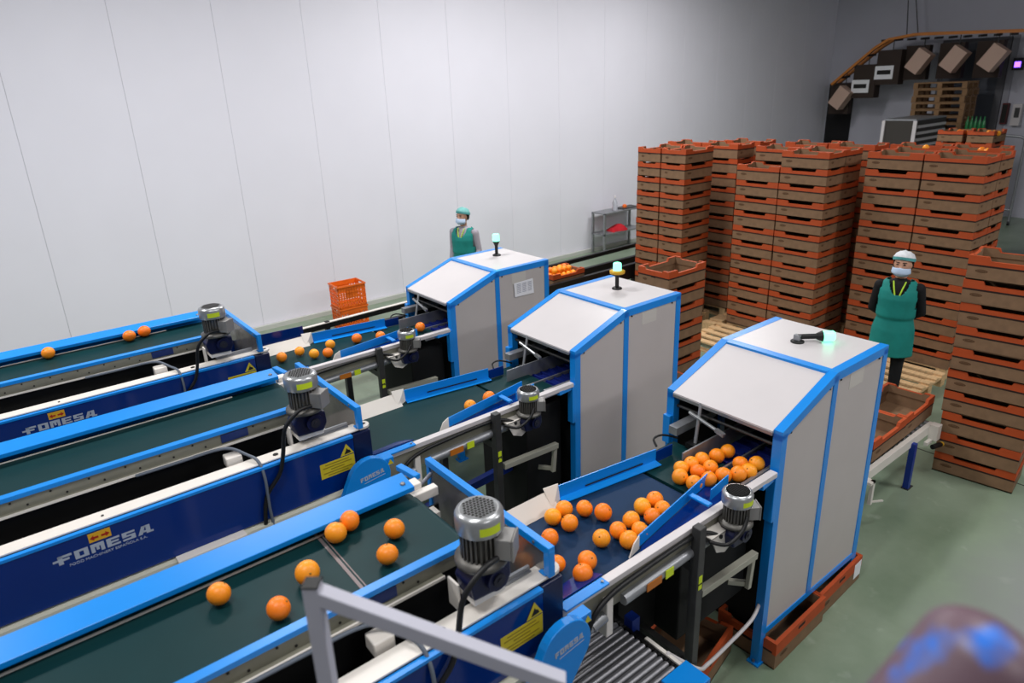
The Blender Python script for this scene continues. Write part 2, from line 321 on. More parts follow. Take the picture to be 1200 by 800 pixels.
# ------------------------------------------------------------------ infeed conveyor (line coordinates of the front line)
DY = 1.613
def build_infeed():
    t = thing('infeed_conveyor', (0, 1.9, 0), '', 'conveyor', 'belt infeed conveyors')
    X0, X1 = -2.4, 1.19
    b = MB().box(X0, 1.185, 1.858, 2.33, 1.722, 1.74); b.cyl((1.185, 1.858, 1.70), (1.185, 2.33, 1.70), .04, n=20)
    belt = obj('belt', b, M_belt, t)
    obj('belt_seam', MB().box(.755, .768, 1.872, 2.328, 1.7405, 1.742).box(.775, .780, 1.872, 2.328, 1.7405, 1.742), mat('belt_lacing', (124, 112, 112), .5, .3), belt)
    fr = MB().prism([(2.278, 1.80), (2.386, 1.82), (2.386, 1.60), (2.372, 1.60), (2.372, 1.805), (2.288, 1.79), (2.288, 1.778), (2.278, 1.778)], 'x', X0, X1+.01)
    far = obj('far_rail', fr, M_blue, t, bevel=.002)
    obj('bolt', MB().lathe([(.012, 0), (.012, .004), (.007, .009), (0, .009)], 14, (1.165, 2.318, 1.806)), M_steel, far)
    obj('wear_strip', MB().box(X0, .92, 2.296, 2.304, 1.742, 1.747), M_cream, far)
    nr = MB().prism([(1.876, 1.777), (1.838, 1.775), (1.838, 1.752), (1.845, 1.752), (1.845, 1.765), (1.866, 1.767), (1.866, 1.745), (1.876, 1.745)], 'x', X0, 1.17)
    obj('near_rail', nr, M_blue, t, bevel=.002)
    sp = MB().box(X0, 1.15, 1.848, 1.854, 1.69, 1.752).box(X0, 1.05, 1.825, 1.85, 1.69, 1.694)
    plate = obj('side_plate', sp, M_olive, t)
    ho = MB(); x = -1.9; k = 0
    while x < .95:
        ho.cyl((x, 1.848, 1.738), (x, 1.845, 1.738), .005, n=10); ho.cyl((x+.06, 1.848, 1.708), (x+.06, 1.845, 1.708), .005, n=10); x += .155
    obj('bolt_row', ho, M_ink, plate)['kind'] = 'stuff'
    obj('plate_lip', MB().box(X0, 1.05, 1.818, 1.826, 1.686, 1.697), M_cream, plate)
    obj('maker_plate', MB().box(.72, .86, 1.843, 1.847, 1.70, 1.745), mat('blue_plate', (24, 46, 104), .4), plate)
    # added black sheets stand in for the shade between belt and outer frame
    obj('belly_shade_pan', MB().box(X0, 1.36, 1.72, 2.36, 1.28, 1.30), M_pit, t); obj('belly_shade_wall', MB().box(X0, 1.2, 1.90, 1.906, 1.30, 1.70), M_pit, t); obj('rear_shade_sheet', MB().box(X0, 1.36, 2.36, 2.37, 1.28, 1.6), M_pit, t)
    wfm = MB().prism([(1.625, 1.627), (1.71, 1.627), (1.71, 1.60), (1.702, 1.60), (1.702, 1.619), (1.625, 1.619)], 'x', X0, 1.40)
    poly = [(1.40, 1.625), (1.40, 1.71)]+[(1.43+.042*math.cos(a), 1.6675+.0425*math.sin(a)) for a in [R(90-i*22.5) for i in range(9)]]
    wfm.prism(poly, 'z', 1.615, 1.63)
    wf_ = obj('outer_frame', wfm, M_cream, t, bevel=.0015)
    sl = MB()
    for (x, y, rx, ry) in ((1.432, 1.667, .022, .013), (.93, 1.665, .014, .012), (.12, 1.66, .006, .005), (-.35, 1.66, .006, .005)):
        obj('slot', MB().prism([(x+rx*math.cos(i*math.pi/8), y+ry*math.sin(i*math.pi/8)) for i in range(16)], 'z', 1.626, 1.6312), M_ink, wf_)
    obj('frame_bracket', MB().box(1.10, 1.36, 1.70, 1.712, 1.628, 1.652).box(1.10, 1.36, 1.69, 1.70, 1.628, 1.634), M_galv, wf_)
    pn = MB().box(X0, 1.34, 1.600, 1.612, 1.312, 1.605).box(X0, 1.34, 1.597, 1.625, 1.605, 1.617)
    panel = obj('side_panel', MB().box(X0, 1.34, 1.600, 1.612, 1.312, 1.605), M_navy, t)
    obj('panel_edge', MB().box(X0, 1.34, 1.596, 1.622, 1.603, 1.617), M_blue, panel)
    obj('end_cover', MB().box(1.345, 1.455, 1.61, 1.70, 1.33, 1.612), mat('navy_end', (10, 24, 62), .3), t, bevel=.006)
    obj('frame_block', MB().box(.36, .69, 1.545, 1.60, 1.283, 1.312), M_cream, t, bevel=.003)
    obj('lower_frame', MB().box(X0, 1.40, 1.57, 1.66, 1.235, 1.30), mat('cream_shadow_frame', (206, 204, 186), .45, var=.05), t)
    # lettering and stickers on the panel
    obj('lettering', block_letters('FOMESA', (-.085, 1.5992, 1.495), (1, 0, 0), (0, 0, 1), .054, .043, .0635), M_letter, panel)['kind'] = 'stuff'
    obj('lettering_dash', MB().box(-.105, -.08, 1.5986, 1.5998, 1.512, 1.522), M_letter, panel)
    lettering('small_lettering', 'FOOD MACHINERY ESPAÑOLA S.A.', .0175, M_dash, panel, (-.05, 1.5992, 1.472), (1, 0, 0), (0, 0, 1), 1.15)
    st = obj('arrow_sticker', MB().box(.043, .132, 1.5985, 1.5998, 1.549, 1.594), mat('amber_sticker', (226, 170, 40), .5), panel)
    ar = MB()
    for s_ in (-1, 1):
        c = .0875+s_*.0215; ar.plate([(c-.016*s_, 1.598, 1.564), (c+.002*s_, 1.598, 1.564), (c+.002*s_, 1.598, 1.556), (c+.018*s_, 1.598, 1.569), (c+.002*s_, 1.598, 1.582), (c+.002*s_, 1.598, 1.574), (c-.016*s_, 1.598, 1.574)], .0006, (0, -1, 0))
    obj('red_arrow', ar, M_red, st)
    tri = obj('warning_triangle', MB().plate([(1.255, 1.598, 1.515), (1.335, 1.598, 1.515), (1.295, 1.598, 1.582)], .0012, (0, -1, 0)), M_yellow, panel)
    obj('hand_symbol', MB().plate([(1.278, 1.5962, 1.522), (1.318, 1.5962, 1.524), (1.312, 1.5962, 1.540), (1.300, 1.5962, 1.545), (1.296, 1.5962, 1.556), (1.288, 1.5962, 1.540)], .0006, (0, -1, 0)), M_ink, tri)
    yl = obj('yellow_label', MB().box(1.132, 1.335, 1.5985, 1.5998, 1.418, 1.508), M_yellow, panel)
    ln = MB()
    for i, (a, b_) in enumerate(((.03, .17), (.015, .185), (.06, .14), (.015, .185), (.04, .16))): ln.box(1.132+a, 1.132+b_, 1.5975, 1.5986, 1.492-i*.016, 1.498-i*.016)
    obj('label_text_line', ln, mat('label_print', (150, 130, 26), .6), yl)
    # transparent end guard across the belt end
    eg = MB(); eg.bar((1.40, 1.612, 1.750), (1.40, 2.50, 1.750), .032, .034); eg.bar((1.40, 1.628, 1.632), (1.40, 1.628, 1.75), .034, .03); eg.bar((1.40, 2.49, 1.45), (1.40, 2.49, 1.75), .026, .022)
    eg.box(1.38, 1.425, 1.632, 1.672, 1.63, 1.636)
    g = obj('end_guard', eg, M_blue, t, bevel=.003)
    obj('guard_pane', MB().box(1.397, 1.403, 1.64, 2.48, 1.42, 1.738), M_pane, g)
    obj('guard_bolt', MB().cyl((1.402, 1.652, 1.636), (1.402, 1.652, 1.644), .009, n=10).cyl((1.386, 1.70, 1.752), (1.380, 1.70, 1.752), .006, n=10), M_steel, g)
    # tensioner pieces at the far corner of the belt end
    eb = MB().box(1.18, 1.33, 2.30, 2.34, 1.69, 1.735).box(1.215, 1.27, 2.34, 2.40, 1.70, 1.76)
    br = obj('end_bracket', eb, M_cream, t, bevel=.004)
    obj('stub_shaft', MB().cyl((1.25, 2.36, 1.72), (1.37, 2.43, 1.72), .010, n=12), M_steel, br)
    obj('tension_bar', MB().bar((1.265, 2.54, 1.752), (1.285, 2.40, 1.752), .034, .026), M_blue, t, bevel=.004)
    # chain guard plate beside the belt end
    c1 = Vector((1.375, 1.365)); c2 = Vector((1.20, 1.08)); ra, rb = .128, .10
    d = (c2-c1).normalized(); ang = math.atan2(d.y, d.x); pts = []
    for i in range(17): a = ang+math.pi/2-i*0+math.pi*i/16*1; pts.append((c1.x+ra*math.cos(a), c1.y+ra*math.sin(a)))
    for i in range(13): a = ang-math.pi/2+math.pi*i/12; pts.append((c2.x+rb*math.cos(a), c2.y+rb*math.sin(a)))
    cg = obj('chain_guard', MB().prism(pts, 'y', 1.505, 1.545), M_blue, t, bevel=.004)
    exv = Vector((.93, 0, .10)); obj('guard_lettering', block_letters('FOMESA', (1.315, 1.5042, 1.365), exv, Vector((-.1, 0, .93)), .0205, .026, .0245), M_letter, cg)['kind'] = 'stuff'
    obj('guard_line', MB().bar((1.335, 1.5042, 1.352), (1.465, 1.5042, 1.366), .001, .003), M_dash, cg)
    obj('guard_lug', MB().box(1.46, 1.55, 1.548, 1.60, 1.375, 1.425), M_blue, cg, bevel=.004)
    obj('lug_sticker', MB().plate([(1.505, 1.546, 1.383), (1.545, 1.546, 1.383), (1.526, 1.546, 1.417)], .0012, (0, -1, 0)), M_yellow, cg)
    motor(t, (1.128, 1.684, 2.033), 1.0, [(1.13, 1.59, 1.872), (1.06, 1.575, 1.875), (.975, 1.578, 1.80), (.945, 1.583, 1.66), (.91, 1.578, 1.56), (.83, 1.582, 1.46), (.80, 1.582, 1.32), (.80, 1.585, 1.2)])
    obj('motor_plate', MB().box(1.06, 1.20, 1.645, 1.755, 1.665, 1.69).box(1.04, 1.05, 1.72, 1.79, 1.60, 1.72), M_cream, t, bevel=.003)
    jb = obj('junction_box', MB().box(.70, .78, 1.725, 1.80, 1.60, 1.66), M_cream, t, bevel=.006)
    obj('cable', MB().tube([(.30, 1.815, 1.69), (.5, 1.81, 1.69), (.66, 1.80, 1.695), (.74, 1.775, 1.69), (.80, 1.72, 1.655), (.83, 1.64, 1.64), (.835, 1.585, 1.56), (.83, 1.575, 1.38), (.84, 1.58, 1.22)], .008, 8), M_gcable, jb)
    for x in (-1.9, -.6, .6, 1.3):
        l = MB().bar((x, 1.64, 0), (x, 1.64, 1.24), .06, .06)
        obj('leg', l, M_cream, t); obj('leg', MB().bar((x, 2.33, 0), (x, 2.33, 1.6), .06, .06), M_cream, t)
    return t
inf_labels = ['front infeed conveyor with green belt, under six oranges, beside the grey guard rail',
              'middle infeed conveyor with bare green belt and blue FOMESA side panel',
              'rear infeed conveyor along the white wall with three oranges on its belt']
inf3 = build_infeed(); inf3['label'] = inf_labels[0]
for k in (1, 2):
    c = copy_tree(inf3); c.location.y += DY*k; c['label'] = inf_labels[k]
    for ch in list(c.children_recursive):
        if ch.name.startswith('belt_seam'): bpy.data.objects.remove(ch)

# ------------------------------------------------------------------ feed conveyor into each cabinet
def build_feed(num, belt_mat):
    o = DY*(num-1)
    t = thing('feed_conveyor', (2.2, 1.95, 0), '', 'conveyor', 'funnel feed conveyors')
    b = MB().box(1.16, 2.565, 1.70, 2.29, 1.325, 1.343); b.cyl((2.565, 1.70, 1.31), (2.565, 2.29, 1.31), .033, n=16)
    obj('belt', b, belt_mat, t)
    obj('transfer_belt', MB().box(2.61, 3.0, 1.76, 2.30, 1.318, 1.336), M_belt, t)
    wr = MB().box(1.49, 3.085, 1.66, 1.705, 1.345, 1.375)
    wrl = obj('near_rail', wr, M_white, t, bevel=.002)
    obj('rail_beam', MB().box(1.42, 2.62, 1.668, 1.70, 1.22, 1.345), M_olive, wrl)
    obj('cable_bundle', MB().tube([(1.62, 1.655, 1.10), (1.65, 1.648, 1.24), (1.76, 1.645, 1.315), (2.0, 1.645, 1.335), (2.28, 1.645, 1.34), (2.42, 1.64, 1.32), (2.5, 1.6, 1.28)], .012, 8), M_cable, wrl)
    obj('sensor_bar', MB().cyl((1.85, 1.655, 1.235), (2.45, 1.655, 1.25), .028, n=14), M_galv, wrl)
    obj('sensor_label', MB().box(1.98, 2.08, 1.622, 1.626, 1.222, 1.262), mat('rust_label', (190, 110, 30), .5), wrl)
    obj('line_tag', MB().box(2.11, 2.165, 1.622, 1.626, 1.222, 1.268), M_lime, wrl)
    # far cream wall with flap
    cp = MB().plate([(1.42, 2.31, 1.42), (2.0, 2.31, 1.42), (2.0, 2.235, 1.345), (1.42, 2.235, 1.345)], .006)
    fw_ = obj('far_wall', cp, M_cream, t)
    obj('flap', MB().plate([(1.96, 2.315, 1.44), (2.05, 2.30, 1.44), (2.05, 2.285, 1.35), (1.96, 2.24, 1.345)], .005), M_cream, fw_)
    obj('frame_beam', MB().box(1.42, 2.95, 2.31, 2.35, 1.22, 1.29), M_cream, t)
    # near wall at the start: navy corner plate with blue flange
    np_ = MB().plate([(1.47, 1.70, 1.385), (1.77, 1.70, 1.385), (1.755, 1.77, 1.36), (1.70, 1.80, 1.352), (1.50, 1.79, 1.352)], .005)
    cpn = obj('corner_plate', np_, M_navy, t)
    obj('corner_flange', MB().box(1.50, 1.755, 1.645, 1.695, 1.376, 1.386), M_blue, cpn, bevel=.002)
    obj('screw', MB().cyl((1.735, 1.67, 1.386), (1.735, 1.67, 1.392), .007, n=10), M_steel, cpn)
    # blue funnel blades
    def blade(a, b_, z0, z1, th, flange):
        m_ = MB(); a = Vector(a); b_ = Vector(b_); d = (b_-a).normalized(); n = Vector((-d.y, d.x, 0))*th
        m_.plate([(a.x, a.y, z0), (b_.x, b_.y, z0), (b_.x, b_.y, z1), (a.x, a.y, z1)], th, (-d.y, d.x, 0))
        if flange:
            f = Vector((-d.y, d.x, 0))*flange
            m_.plate([(a.x, a.y, z0), (b_.x, b_.y, z0), (b_.x+f.x, b_.y+f.y, z0-.004), (a.x+f.x, a.y+f.y, z0-.004)], .004, (0, 0, 1))
        return m_
    fb = obj('far_blade', blade((2.05, 2.297, 0), (2.72, 2.205, 0), 1.352, 1.428, .006, -.05), M_blue, t)
    obj('far_blade_slot', blade((2.22, 2.268, 0), (2.62, 2.2135, 0), 1.366, 1.374, .002, 0), M_ink, fb)
    obj('side_plate', blade((2.72, 2.205, 0), (2.86, 2.20, 0), 1.34, 1.41, .006, 0), M_navy, fb)
    nb = obj('near_blade', blade((2.06, 1.752, 0), (2.775, 1.872, 0), 1.35, 1.415, .006, 0), M_blue, t)
    obj('blade_floor', MB().plate([(2.02, 1.708, 1.346), (2.775, 1.708, 1.346), (2.775, 1.869, 1.346), (2.08, 1.752, 1.346)], .002), M_navy, nb)
    obj('blade_tip', MB().plate([(1.975, 1.735, 1.347), (2.06, 1.752, 1.347), (2.06, 1.752, 1.42), (2.01, 1.74, 1.405)], .005), M_cream, nb)
    obj('blade_arm', MB().box(2.52, 2.555, 1.70, 1.825, 1.388, 1.400), M_blue, nb, bevel=.003)
    obj('outer_blade', blade((2.635, 1.765, 0), (2.82, 1.79, 0), 1.34, 1.41, .006, 0), M_blue, t)
    # drive motor and frame
    motor(t, (2.603, 1.594, 1.505), .86, [(2.60, 1.53, 1.39), (2.55, 1.52, 1.33), (2.47, 1.545, 1.28), (2.40, 1.60, 1.30)], boxdir=(.85, -.6))
    obj('motor_mount', MB().plate([(2.42, 1.60, 1.30), (2.60, 1.60, 1.30), (2.60, 1.60, 1.20), (2.54, 1.60, 1.17), (2.47, 1.60, 1.20)], .006).box(2.42, 2.6, 1.60, 1.67, 1.295, 1.302), M_cream, t)
    ps = obj('post', MB().bar((2.348, 1.625, 0), (2.348, 1.625, 1.40), .05, .05), M_dark, t, bevel=.004)
    obj('number_sticker', MB().box(2.335, 2.362, 1.598, 1.5995, 1.045, 1.125), M_lime, ps)
    lettering('number', str(num), .036, M_ink, ps, (2.358, 1.5975, 1.07), (0, 0, 1), (-1, 0, 0), 1.0, .002)
    obj('post', MB().bar((2.348, 2.33, 0), (2.348, 2.33, 1.26), .05, .05), M_dark, t)
    obj('cross_beam', MB().bar((2.348, 1.65, 1.16), (2.348, 2.31, 1.16), .04, .05), M_dark, t); obj('cross_beam', MB().bar((2.348, 1.65, .55), (2.348, 2.31, .55), .04, .05), M_dark, t)
    obj('underbelt_shade_box', MB().box(2.46 if num == 1 else 2.74, 3.08, 1.80, 2.36, .50 if num == 1 else .14, 1.20), M_pit, t, bevel=.01)  # added black box standing in for the darkness under the feed belt
    if num == 1: obj('underbelt_shade_box', MB().box(2.16, 2.46, 1.96, 2.36, .50, 1.22), M_pit, t)  # second added black box for the same darkness
    if num == 3: obj('end_plate', MB().plate([(1.36, 2.335, 1.40), (1.99, 2.335, 1.40), (1.99, 2.335, 1.505), (1.36, 2.335, 1.525)], .005), M_navy, t)
    obj('post', MB().bar((1.50, 2.33, 0), (1.50, 2.33, 1.26), .04, .04), M_black, t)
    lf = MB().bar((2.40, 1.635, .975), (2.89, 1.635, .955), .04, .04).bar((2.87, 1.635, .95), (2.85, 1.635, .75), .025, .03).bar((2.87, 1.64, .765), (2.78, 1.72, .78), .025, .03)
    obj('support_frame', lf, mat('galvanised_cream', (172, 170, 156), .45, .2), t, bevel=.003)
    obj('lower_beam', MB().bar((1.7, 2.0, .62), (3.05, 2.0, .70), .05, .06), mat('deep_blue_paint', (18, 50, 140), .4), t)
    obj('blue_leg', MB().bar((2.12, 1.83, 0), (2.12, 1.83, .86), .055, .055), mat('deep_blue_paint', (18, 50, 140), .4), t)
    obj('cylinder', MB().cyl((1.50, 1.66, 1.16), (1.72, 1.66, 1.20), .02, n=12).cyl((1.66, 1.66, 1.19), (1.74, 1.66, 1.205), .026, n=12), M_galv, t)
    obj('actuator_block', MB().box(1.735, 1.775, 1.64, 1.70, 1.10, 1.30), M_cream, t, bevel=.004)
    t['label'] = ['front feed conveyor with blue belt and funnel blades, crowded with oranges',
                  'middle feed conveyor with green belt and its post tagged with number 2',
                  'rear feed conveyor with green belt, its funnel holding a few oranges'][num-1]
    t.location.y += o
    return t
for n_, bm_ in ((1, M_bbelt), (2, M_belt), (3, M_belt)): build_feed(n_, bm_)

# ------------------------------------------------------------------ filling cabinets
CX, CY, CW, HF, HT, L1, L2 = 3.1035, 1.665, .78, 1.609, 1.8, .5366, .638
def build_cabinet():
    t = thing('filling_cabinet', (CX, CY, 0), '', 'cabinet', 'white filling cabinets with blue frames')
    xa, xb, xc = CX, CX+L1, CX+L1+L2; ya, yb = CY, CY+CW; T = .054
    for y in (ya+T/2, yb-T/2):
        f = MB()
        s = -1 if y < ya+.1 else 1
        y0, y1 = y-T/2, y+T/2
        f.prism([(xa, HF), (xb, HT), (xc, HT), (xc, HT-T), (xb+.012, HT-T), (xa, HF-T*1.06)], 'y', y0, y1)
        f.box(xa, xa+T, y0, y1, 0.012, HF-.02); f.box(xc-T, xc, y0, y1, .012, HT-.02)
        f.box(xa+T, xc-T, y0, y1, .215, .255); f.box(xb-.024, xb+.026, y0, y1, .25, HT-.02)
        fr = obj('side_frame', f, M_blue, t)
        for xx in (xa, xc-T-.03):
            obj('foot_plate', MB().box(xx-.02, xx+T+.03, y0-.012, y1+.012, 0, .012), M_blue, fr)
            obj('foot_bolt', MB().cyl((xx-.005, y, .012), (xx-.005, y, .03), .009, n=8), M_steel, fr)
        sl = (HT-HF)/L1; yo = ya+.006 if s < 0 else yb-.012
        p1 = [(xa+T, .255), (xb-.018, .255), (xb-.018, HF+sl*(L1-.018)-T), (xa+T, HF+sl*T-T*1.05)]
        obj('side_panel', MB().prism(p1, 'y', yo, yo+.006), M_grey, t)
        pp = obj('side_panel', MB().prism([(xb+.02, .255), (xc-T, .255), (xc-T, HT-T), (xb+.02, HT-T)], 'y', yo, yo+.006), M_grey, t)
        if s < 0:
            obj('pale_sticker', MB().box(CX+.715, CX+.885, yo-.0012, yo, 1.636, HT-T-.005), mat('faded_label', (200, 195, 188), .6), pp)
            cl = MB()
            for (x, z) in ((xa+.09, HF-.03), (xb-.06, HT-.085), (xb+.06, HT-T-.008), (xc-T-.05, HT-T-.008)): cl.cyl((x, yo-.006, z), (x, yo, z), .007, n=8)
            obj('panel_clip', cl, M_ink, pp)
    cb = MB().box(xb-.026, xb+.036, ya+T, yb-T, HT-.03, HT-.0005)
    obj('cross_bar', cb, M_blue, t)
    sl = (HT-HF)/L1
    sp = MB().prism([(xa-.012, HF-.006), (xb-.026, HT-.0155), (xb-.026, HT-.028), (xa-.012, HF-.026)], 'y', ya+T, yb-T)
    obj('sloped_panel', sp, M_white, t)
    obj('top_panel', MB().box(xb+.036, xc-.004, ya+T, yb-T, HT-.014, HT-.002), M_white, t)
    obj('panel_lip', MB().box(xa-.014, xa-.004, ya+T, yb-T, HF-.034, HF-.016), M_galv, t)
    obj('rear_panel', MB().box(xc-.02, xc-.01, ya+T, yb-T, .80, HT-.02), M_grey, t); obj('rear_panel', MB().box(xc-.02, xc-.01, ya+T, yb-T, .25, .39), M_grey, t)
    obj('inner_panel', MB().box(xa+.10, xa+.11, ya+T, yb-T, .10, 1.20), M_pit, t); obj('inner_panel', MB().box(xa+.70, xa+.71, ya+T, yb-T, 1.2, 1.75), M_pit, t)  # first is a black plate, second a black sheet added for interior darkness
    obj('inner_shade_sheet', MB().box(xa+T, xb+.6, yb-.03, yb-.022, .3, HF-.06), mat('interior_shade_dark', (24, 23, 23), .7), t); obj('inner_shade_sheet', MB().box(xa+T, xb+.6, ya+.022, ya+.028, .3, HF-.06), mat('interior_shade_dark', (24, 23, 23), .7), t)  # dark sheets added along both sides, painting the shade inside the cabinet
    obj('inner_shade_sheet', MB().box(xa+.03, xb-.03, ya+T, yb-T, HF-.05, HF-.045), mat('interior_shade_dark', (24, 23, 23), .7), t)  # added dark cover that keeps the cabinet interior in shade
    # hinge brackets on the front posts
    obj('post_bracket', MB().box(xa-.03, xa, ya-.004, ya+.05, 1.05, 1.36), M_blue, t, bevel=.004)
    obj('post_bracket', MB().box(xa-.03, xa, yb-.05, yb+.004, 1.25, 1.44), M_blue, t, bevel=.004)
    obj('bracket_arm', MB().bar((xa-.02, ya+.02, 1.335), (xa-.16, ya+.005, 1.335), .03, .03).bar((xa-.15, ya+.005, 1.335), (xa-.16, ya+.07, 1.335), .03, .03), M_blue, t, bevel=.003)
    # inside: lanes, dividers, sensor arms
    for y0, y1 in ((1.745, 1.905), (1.925, 2.06)):
        lane = obj('blue_lane', MB().box(3.0, 3.75, y0, y1, 1.305, 1.325), mat('lane_blue', (12, 30, 104), .4), t)
        cl = MB()
        for i in range(9): cl.box(3.02+i*.08, 3.035+i*.08, y0+.01, y1-.01, 1.325, 1.34)
        obj('lane_cleat', cl, mat('lane_blue', (12, 30, 104), .4), lane)['kind'] = 'stuff'
    obj('lane_divider', MB().box(2.83, 3.7, 1.909, 1.921, 1.31, 1.345), M_galv, t)
    obj('lane_wall', MB().box(2.80, 3.75, 2.075, 2.085, 1.31, 1.425), M_galv, t)
    obj('lane_wall', MB().box(2.86, 3.7, 1.722, 1.74, 1.30, 1.365), M_galv, t)
    obj('crossing_beam', MB().bar((2.96, 2.28, 1.43), (3.35, 2.28, 1.43), .06, .05), M_galv, t)
    obj('sensor_rod', MB().cyl((3.02, 2.16, 1.36), (3.10, 2.19, 1.60), .011, n=10), M_alu, t)
    obj('sensor_arm', MB().cyl((3.06, 2.24, 1.535), (3.05, 2.02, 1.49), .011, n=10).bar((3.052, 2.045, 1.495), (3.048, 1.985, 1.482), .022, .022), M_alu, t)
    obj('sensor_base', MB().box(2.98, 3.06, 2.12, 2.20, 1.345, 1.375), M_black, t)
    obj('upper_rod', MB().cyl((3.14, 1.73, 1.50), (3.14, 2.40, 1.50), .01, n=8), M_dark, t)
    obj('hose', MB().tube([(2.84, 2.30, 1.36), (2.86, 2.34, 1.385), (2.90, 2.33, 1.40), (2.95, 2.31, 1.39), (3.0, 2.27, 1.37)], .007, 6), M_cable, t)
    return t
cab_labels = ['front white filling cabinet with blue frame, tilted lamp lying on its top',
              'middle white filling cabinet with blue frame and amber-collared lamp on top',
              'rear white filling cabinet with blue frame and a printed sheet on its side']
cab3 = build_cabinet(); cab3['label'] = cab_labels[0]
for k in (1, 2):
    c = copy_tree(cab3); c.location.y += DY*k; c['label'] = cab_labels[k]
# printed sheet taped to the rear cabinet
yy = CY+2*DY
ps = MB().plate([(3.835, yy-.002, 1.645), (4.069, yy-.002, 1.652), (4.077, yy-.006, 1.503), (3.839, yy-.006, 1.508)], .0015, (0, -1, 0))
sh = thing('paper_sheet', (3.84, yy, 1.5), 'white printed sheet taped to the side of the rear cabinet', 'paper')
obj('sheet', ps, M_paper, sh)
tl = MB()
for cxx in range(3):
    for r_ in range(7):
        x = 3.865+cxx*.068; z = 1.625-r_*.014; tl.box(x, x+.05, yy-.0088, yy-.0076, z, z+.005)
obj('printed_line', tl, mat('grey_print', (170, 172, 182), .8), sh)

# signal lamps
def signal_lamp(loc, label, tilt=None, collar=False):
    t = thing('signal_lamp', loc, label, 'lamp', 'green signal lamps')
    x, y, z = loc
    obj('lamp_base', MB().lathe([(.042, 0), (.042, .008), (.03, .016), (0, .016)], 20, loc), M_black, t)
    if tilt is None:
        obj('stem', MB().lathe([(.016, .014), (.016, .10), (.022, .115), (.034, .14), (.036, .15)], 18, loc), M_black, t)
        obj('lens', MB().lathe([(.033, .15), (.035, .155), (.034, .215), (.028, .222), (0, .222)], 20, loc), M_lampg, t)
        if collar: obj('collar', MB().lathe([(.036, .132), (.062, .134), (.064, .155), (.036, .16)], 20, loc), M_amber, t)
    else:
        d = Vector(tilt).normalized(); a = Vector(loc)+Vector((0, 0, .036))
        obj('stem', MB().cyl(a, a+d*.11, .017, n=14).cyl(a+d*.11, a+d*.15, .018, .036, n=16), M_black, t)
        obj('lens', MB().cyl(a+d*.15, a+d*.165, .03, .034, n=18).cyl(a+d*.165, a+d*.215, .034, n=18).cyl(a+d*.215, a+d*.225, .034, .026, n=18), M_lampg, t)
        obj('clamp', MB().box(x-.018, x+.012, y-.02, y+.02, z+.012, z+.05), M_galv, t)
signal_lamp((3.93, 2.08, HT-.002), 'black signal lamp with mint lens lying tilted on the front cabinet', tilt=(.72, -.69, .03))
signal_lamp((4.006, 3.723, HT-.002), 'upright signal lamp with amber collar and mint lens on the middle cabinet', collar=True)
signal_lamp((4.03, 5.404, HT-.002), 'upright black signal lamp with mint lens on the rear cabinet')

# ------------------------------------------------------------------ oranges
def orange_mesh():
    m = MB(); n = 20; prof = []
    for i in range(11):
        a = math.pi*i/10; r = .043*math.sin(a); z = -.0415*math.cos(a)
        if i == 10: z -= .003
        prof.append((max(r, 0), z))
    m.lathe(prof, n); me = m.mesh('orange', M_peel); return me
OM = orange_mesh()
sm_ = MB(); sm_.lathe([(.0032, .0385), (.0032, .0422), (0, .0424)], 8); SM = sm_.mesh('stem_scar', mat('stem_green', (130, 104, 40), .7))
def orange(x, y, z, label, group):
    o = bpy.data.objects.new('orange', OM); col.objects.link(o); o.location = (x, y, z)
    o.rotation_euler = (random.uniform(-1, 1), random.uniform(-1, 1), random.uniform(0, 6)); s = random.uniform(.95, 1.06); o.scale = (s, s, s*random.uniform(.95, 1.0))
    tag(o, label, 'orange', group)
    c = bpy.data.objects.new('stem_scar', SM); col.objects.link(c); c.parent = o
    return o
for (x, y, lb_) in ((.346, 2.174, 'orange on the front infeed belt, farthest of them from the motor'), (.481, 1.965, 'orange by the near rail of the front infeed, left of the guard rail post'), (.628, 2.074, 'orange half covered by the black cap of the guard rail'), (.808, 2.225, 'orange beside the belt seam, touching one at the far blue rail'), (.884, 2.26, 'orange pressed against the far blue rail of the front infeed'), (.996, 2.093, 'orange nearest the belt end of the front infeed conveyor'), (.899, 1.972, 'orange between the belt seam and motor, close to the near rail')):
    orange(x, y, 1.783, lb_, 'oranges on the front infeed belt')
for (x, y) in ((.152, 5.48), (.659, 5.46), (.767, 5.495)):
    orange(x, y, 1.783, 'ripe orange on the rear infeed belt beside the white wall', 'oranges on the rear infeed belt')
pts = [(1.887, 2.159), (1.975, 2.172), (1.915, 2.068), (2.055, 2.107), (2.102, 2.022), (1.69, 2.12), (1.765, 2.045), (1.666, 1.887), (1.785, 1.812), (1.71, 1.765), (1.947, 1.882), (2.05, 1.872), (2.16, 1.888), (2.285, 1.925), (2.38, 1.925), (2.344, 1.845), (2.256, 1.838), (2.13, 1.805), (2.035, 1.79),
       (1.60, 2.10), (1.56, 1.99), (1.55, 1.86)]
for i_, (x, y) in enumerate(pts):
    lb_ = ('orange in the trio by the cream flap of the blue feed belt' if i_ < 3 else 'orange of the pair beside the far blade on the blue feed belt' if i_ < 5 else 'orange of the pair near the cream wall start on the blue feed belt' if i_ < 7
           else 'orange by the navy corner plate at the start of the blue feed belt' if i_ < 10 else 'orange in the row leaning on the near blade of the blue feed belt' if i_ < 19 else 'orange seen through the clear end guard on the blue feed belt')
    orange(x, y, 1.386, lb_, ('trio by the flap', 'pair by the far blade', 'pair by the cream wall', 'oranges by the corner plate', 'row along the near blade', 'oranges behind the end guard')[0 if i_ < 3 else 1 if i_ < 5 else 2 if i_ < 7 else 3 if i_ < 10 else 4 if i_ < 19 else 5])
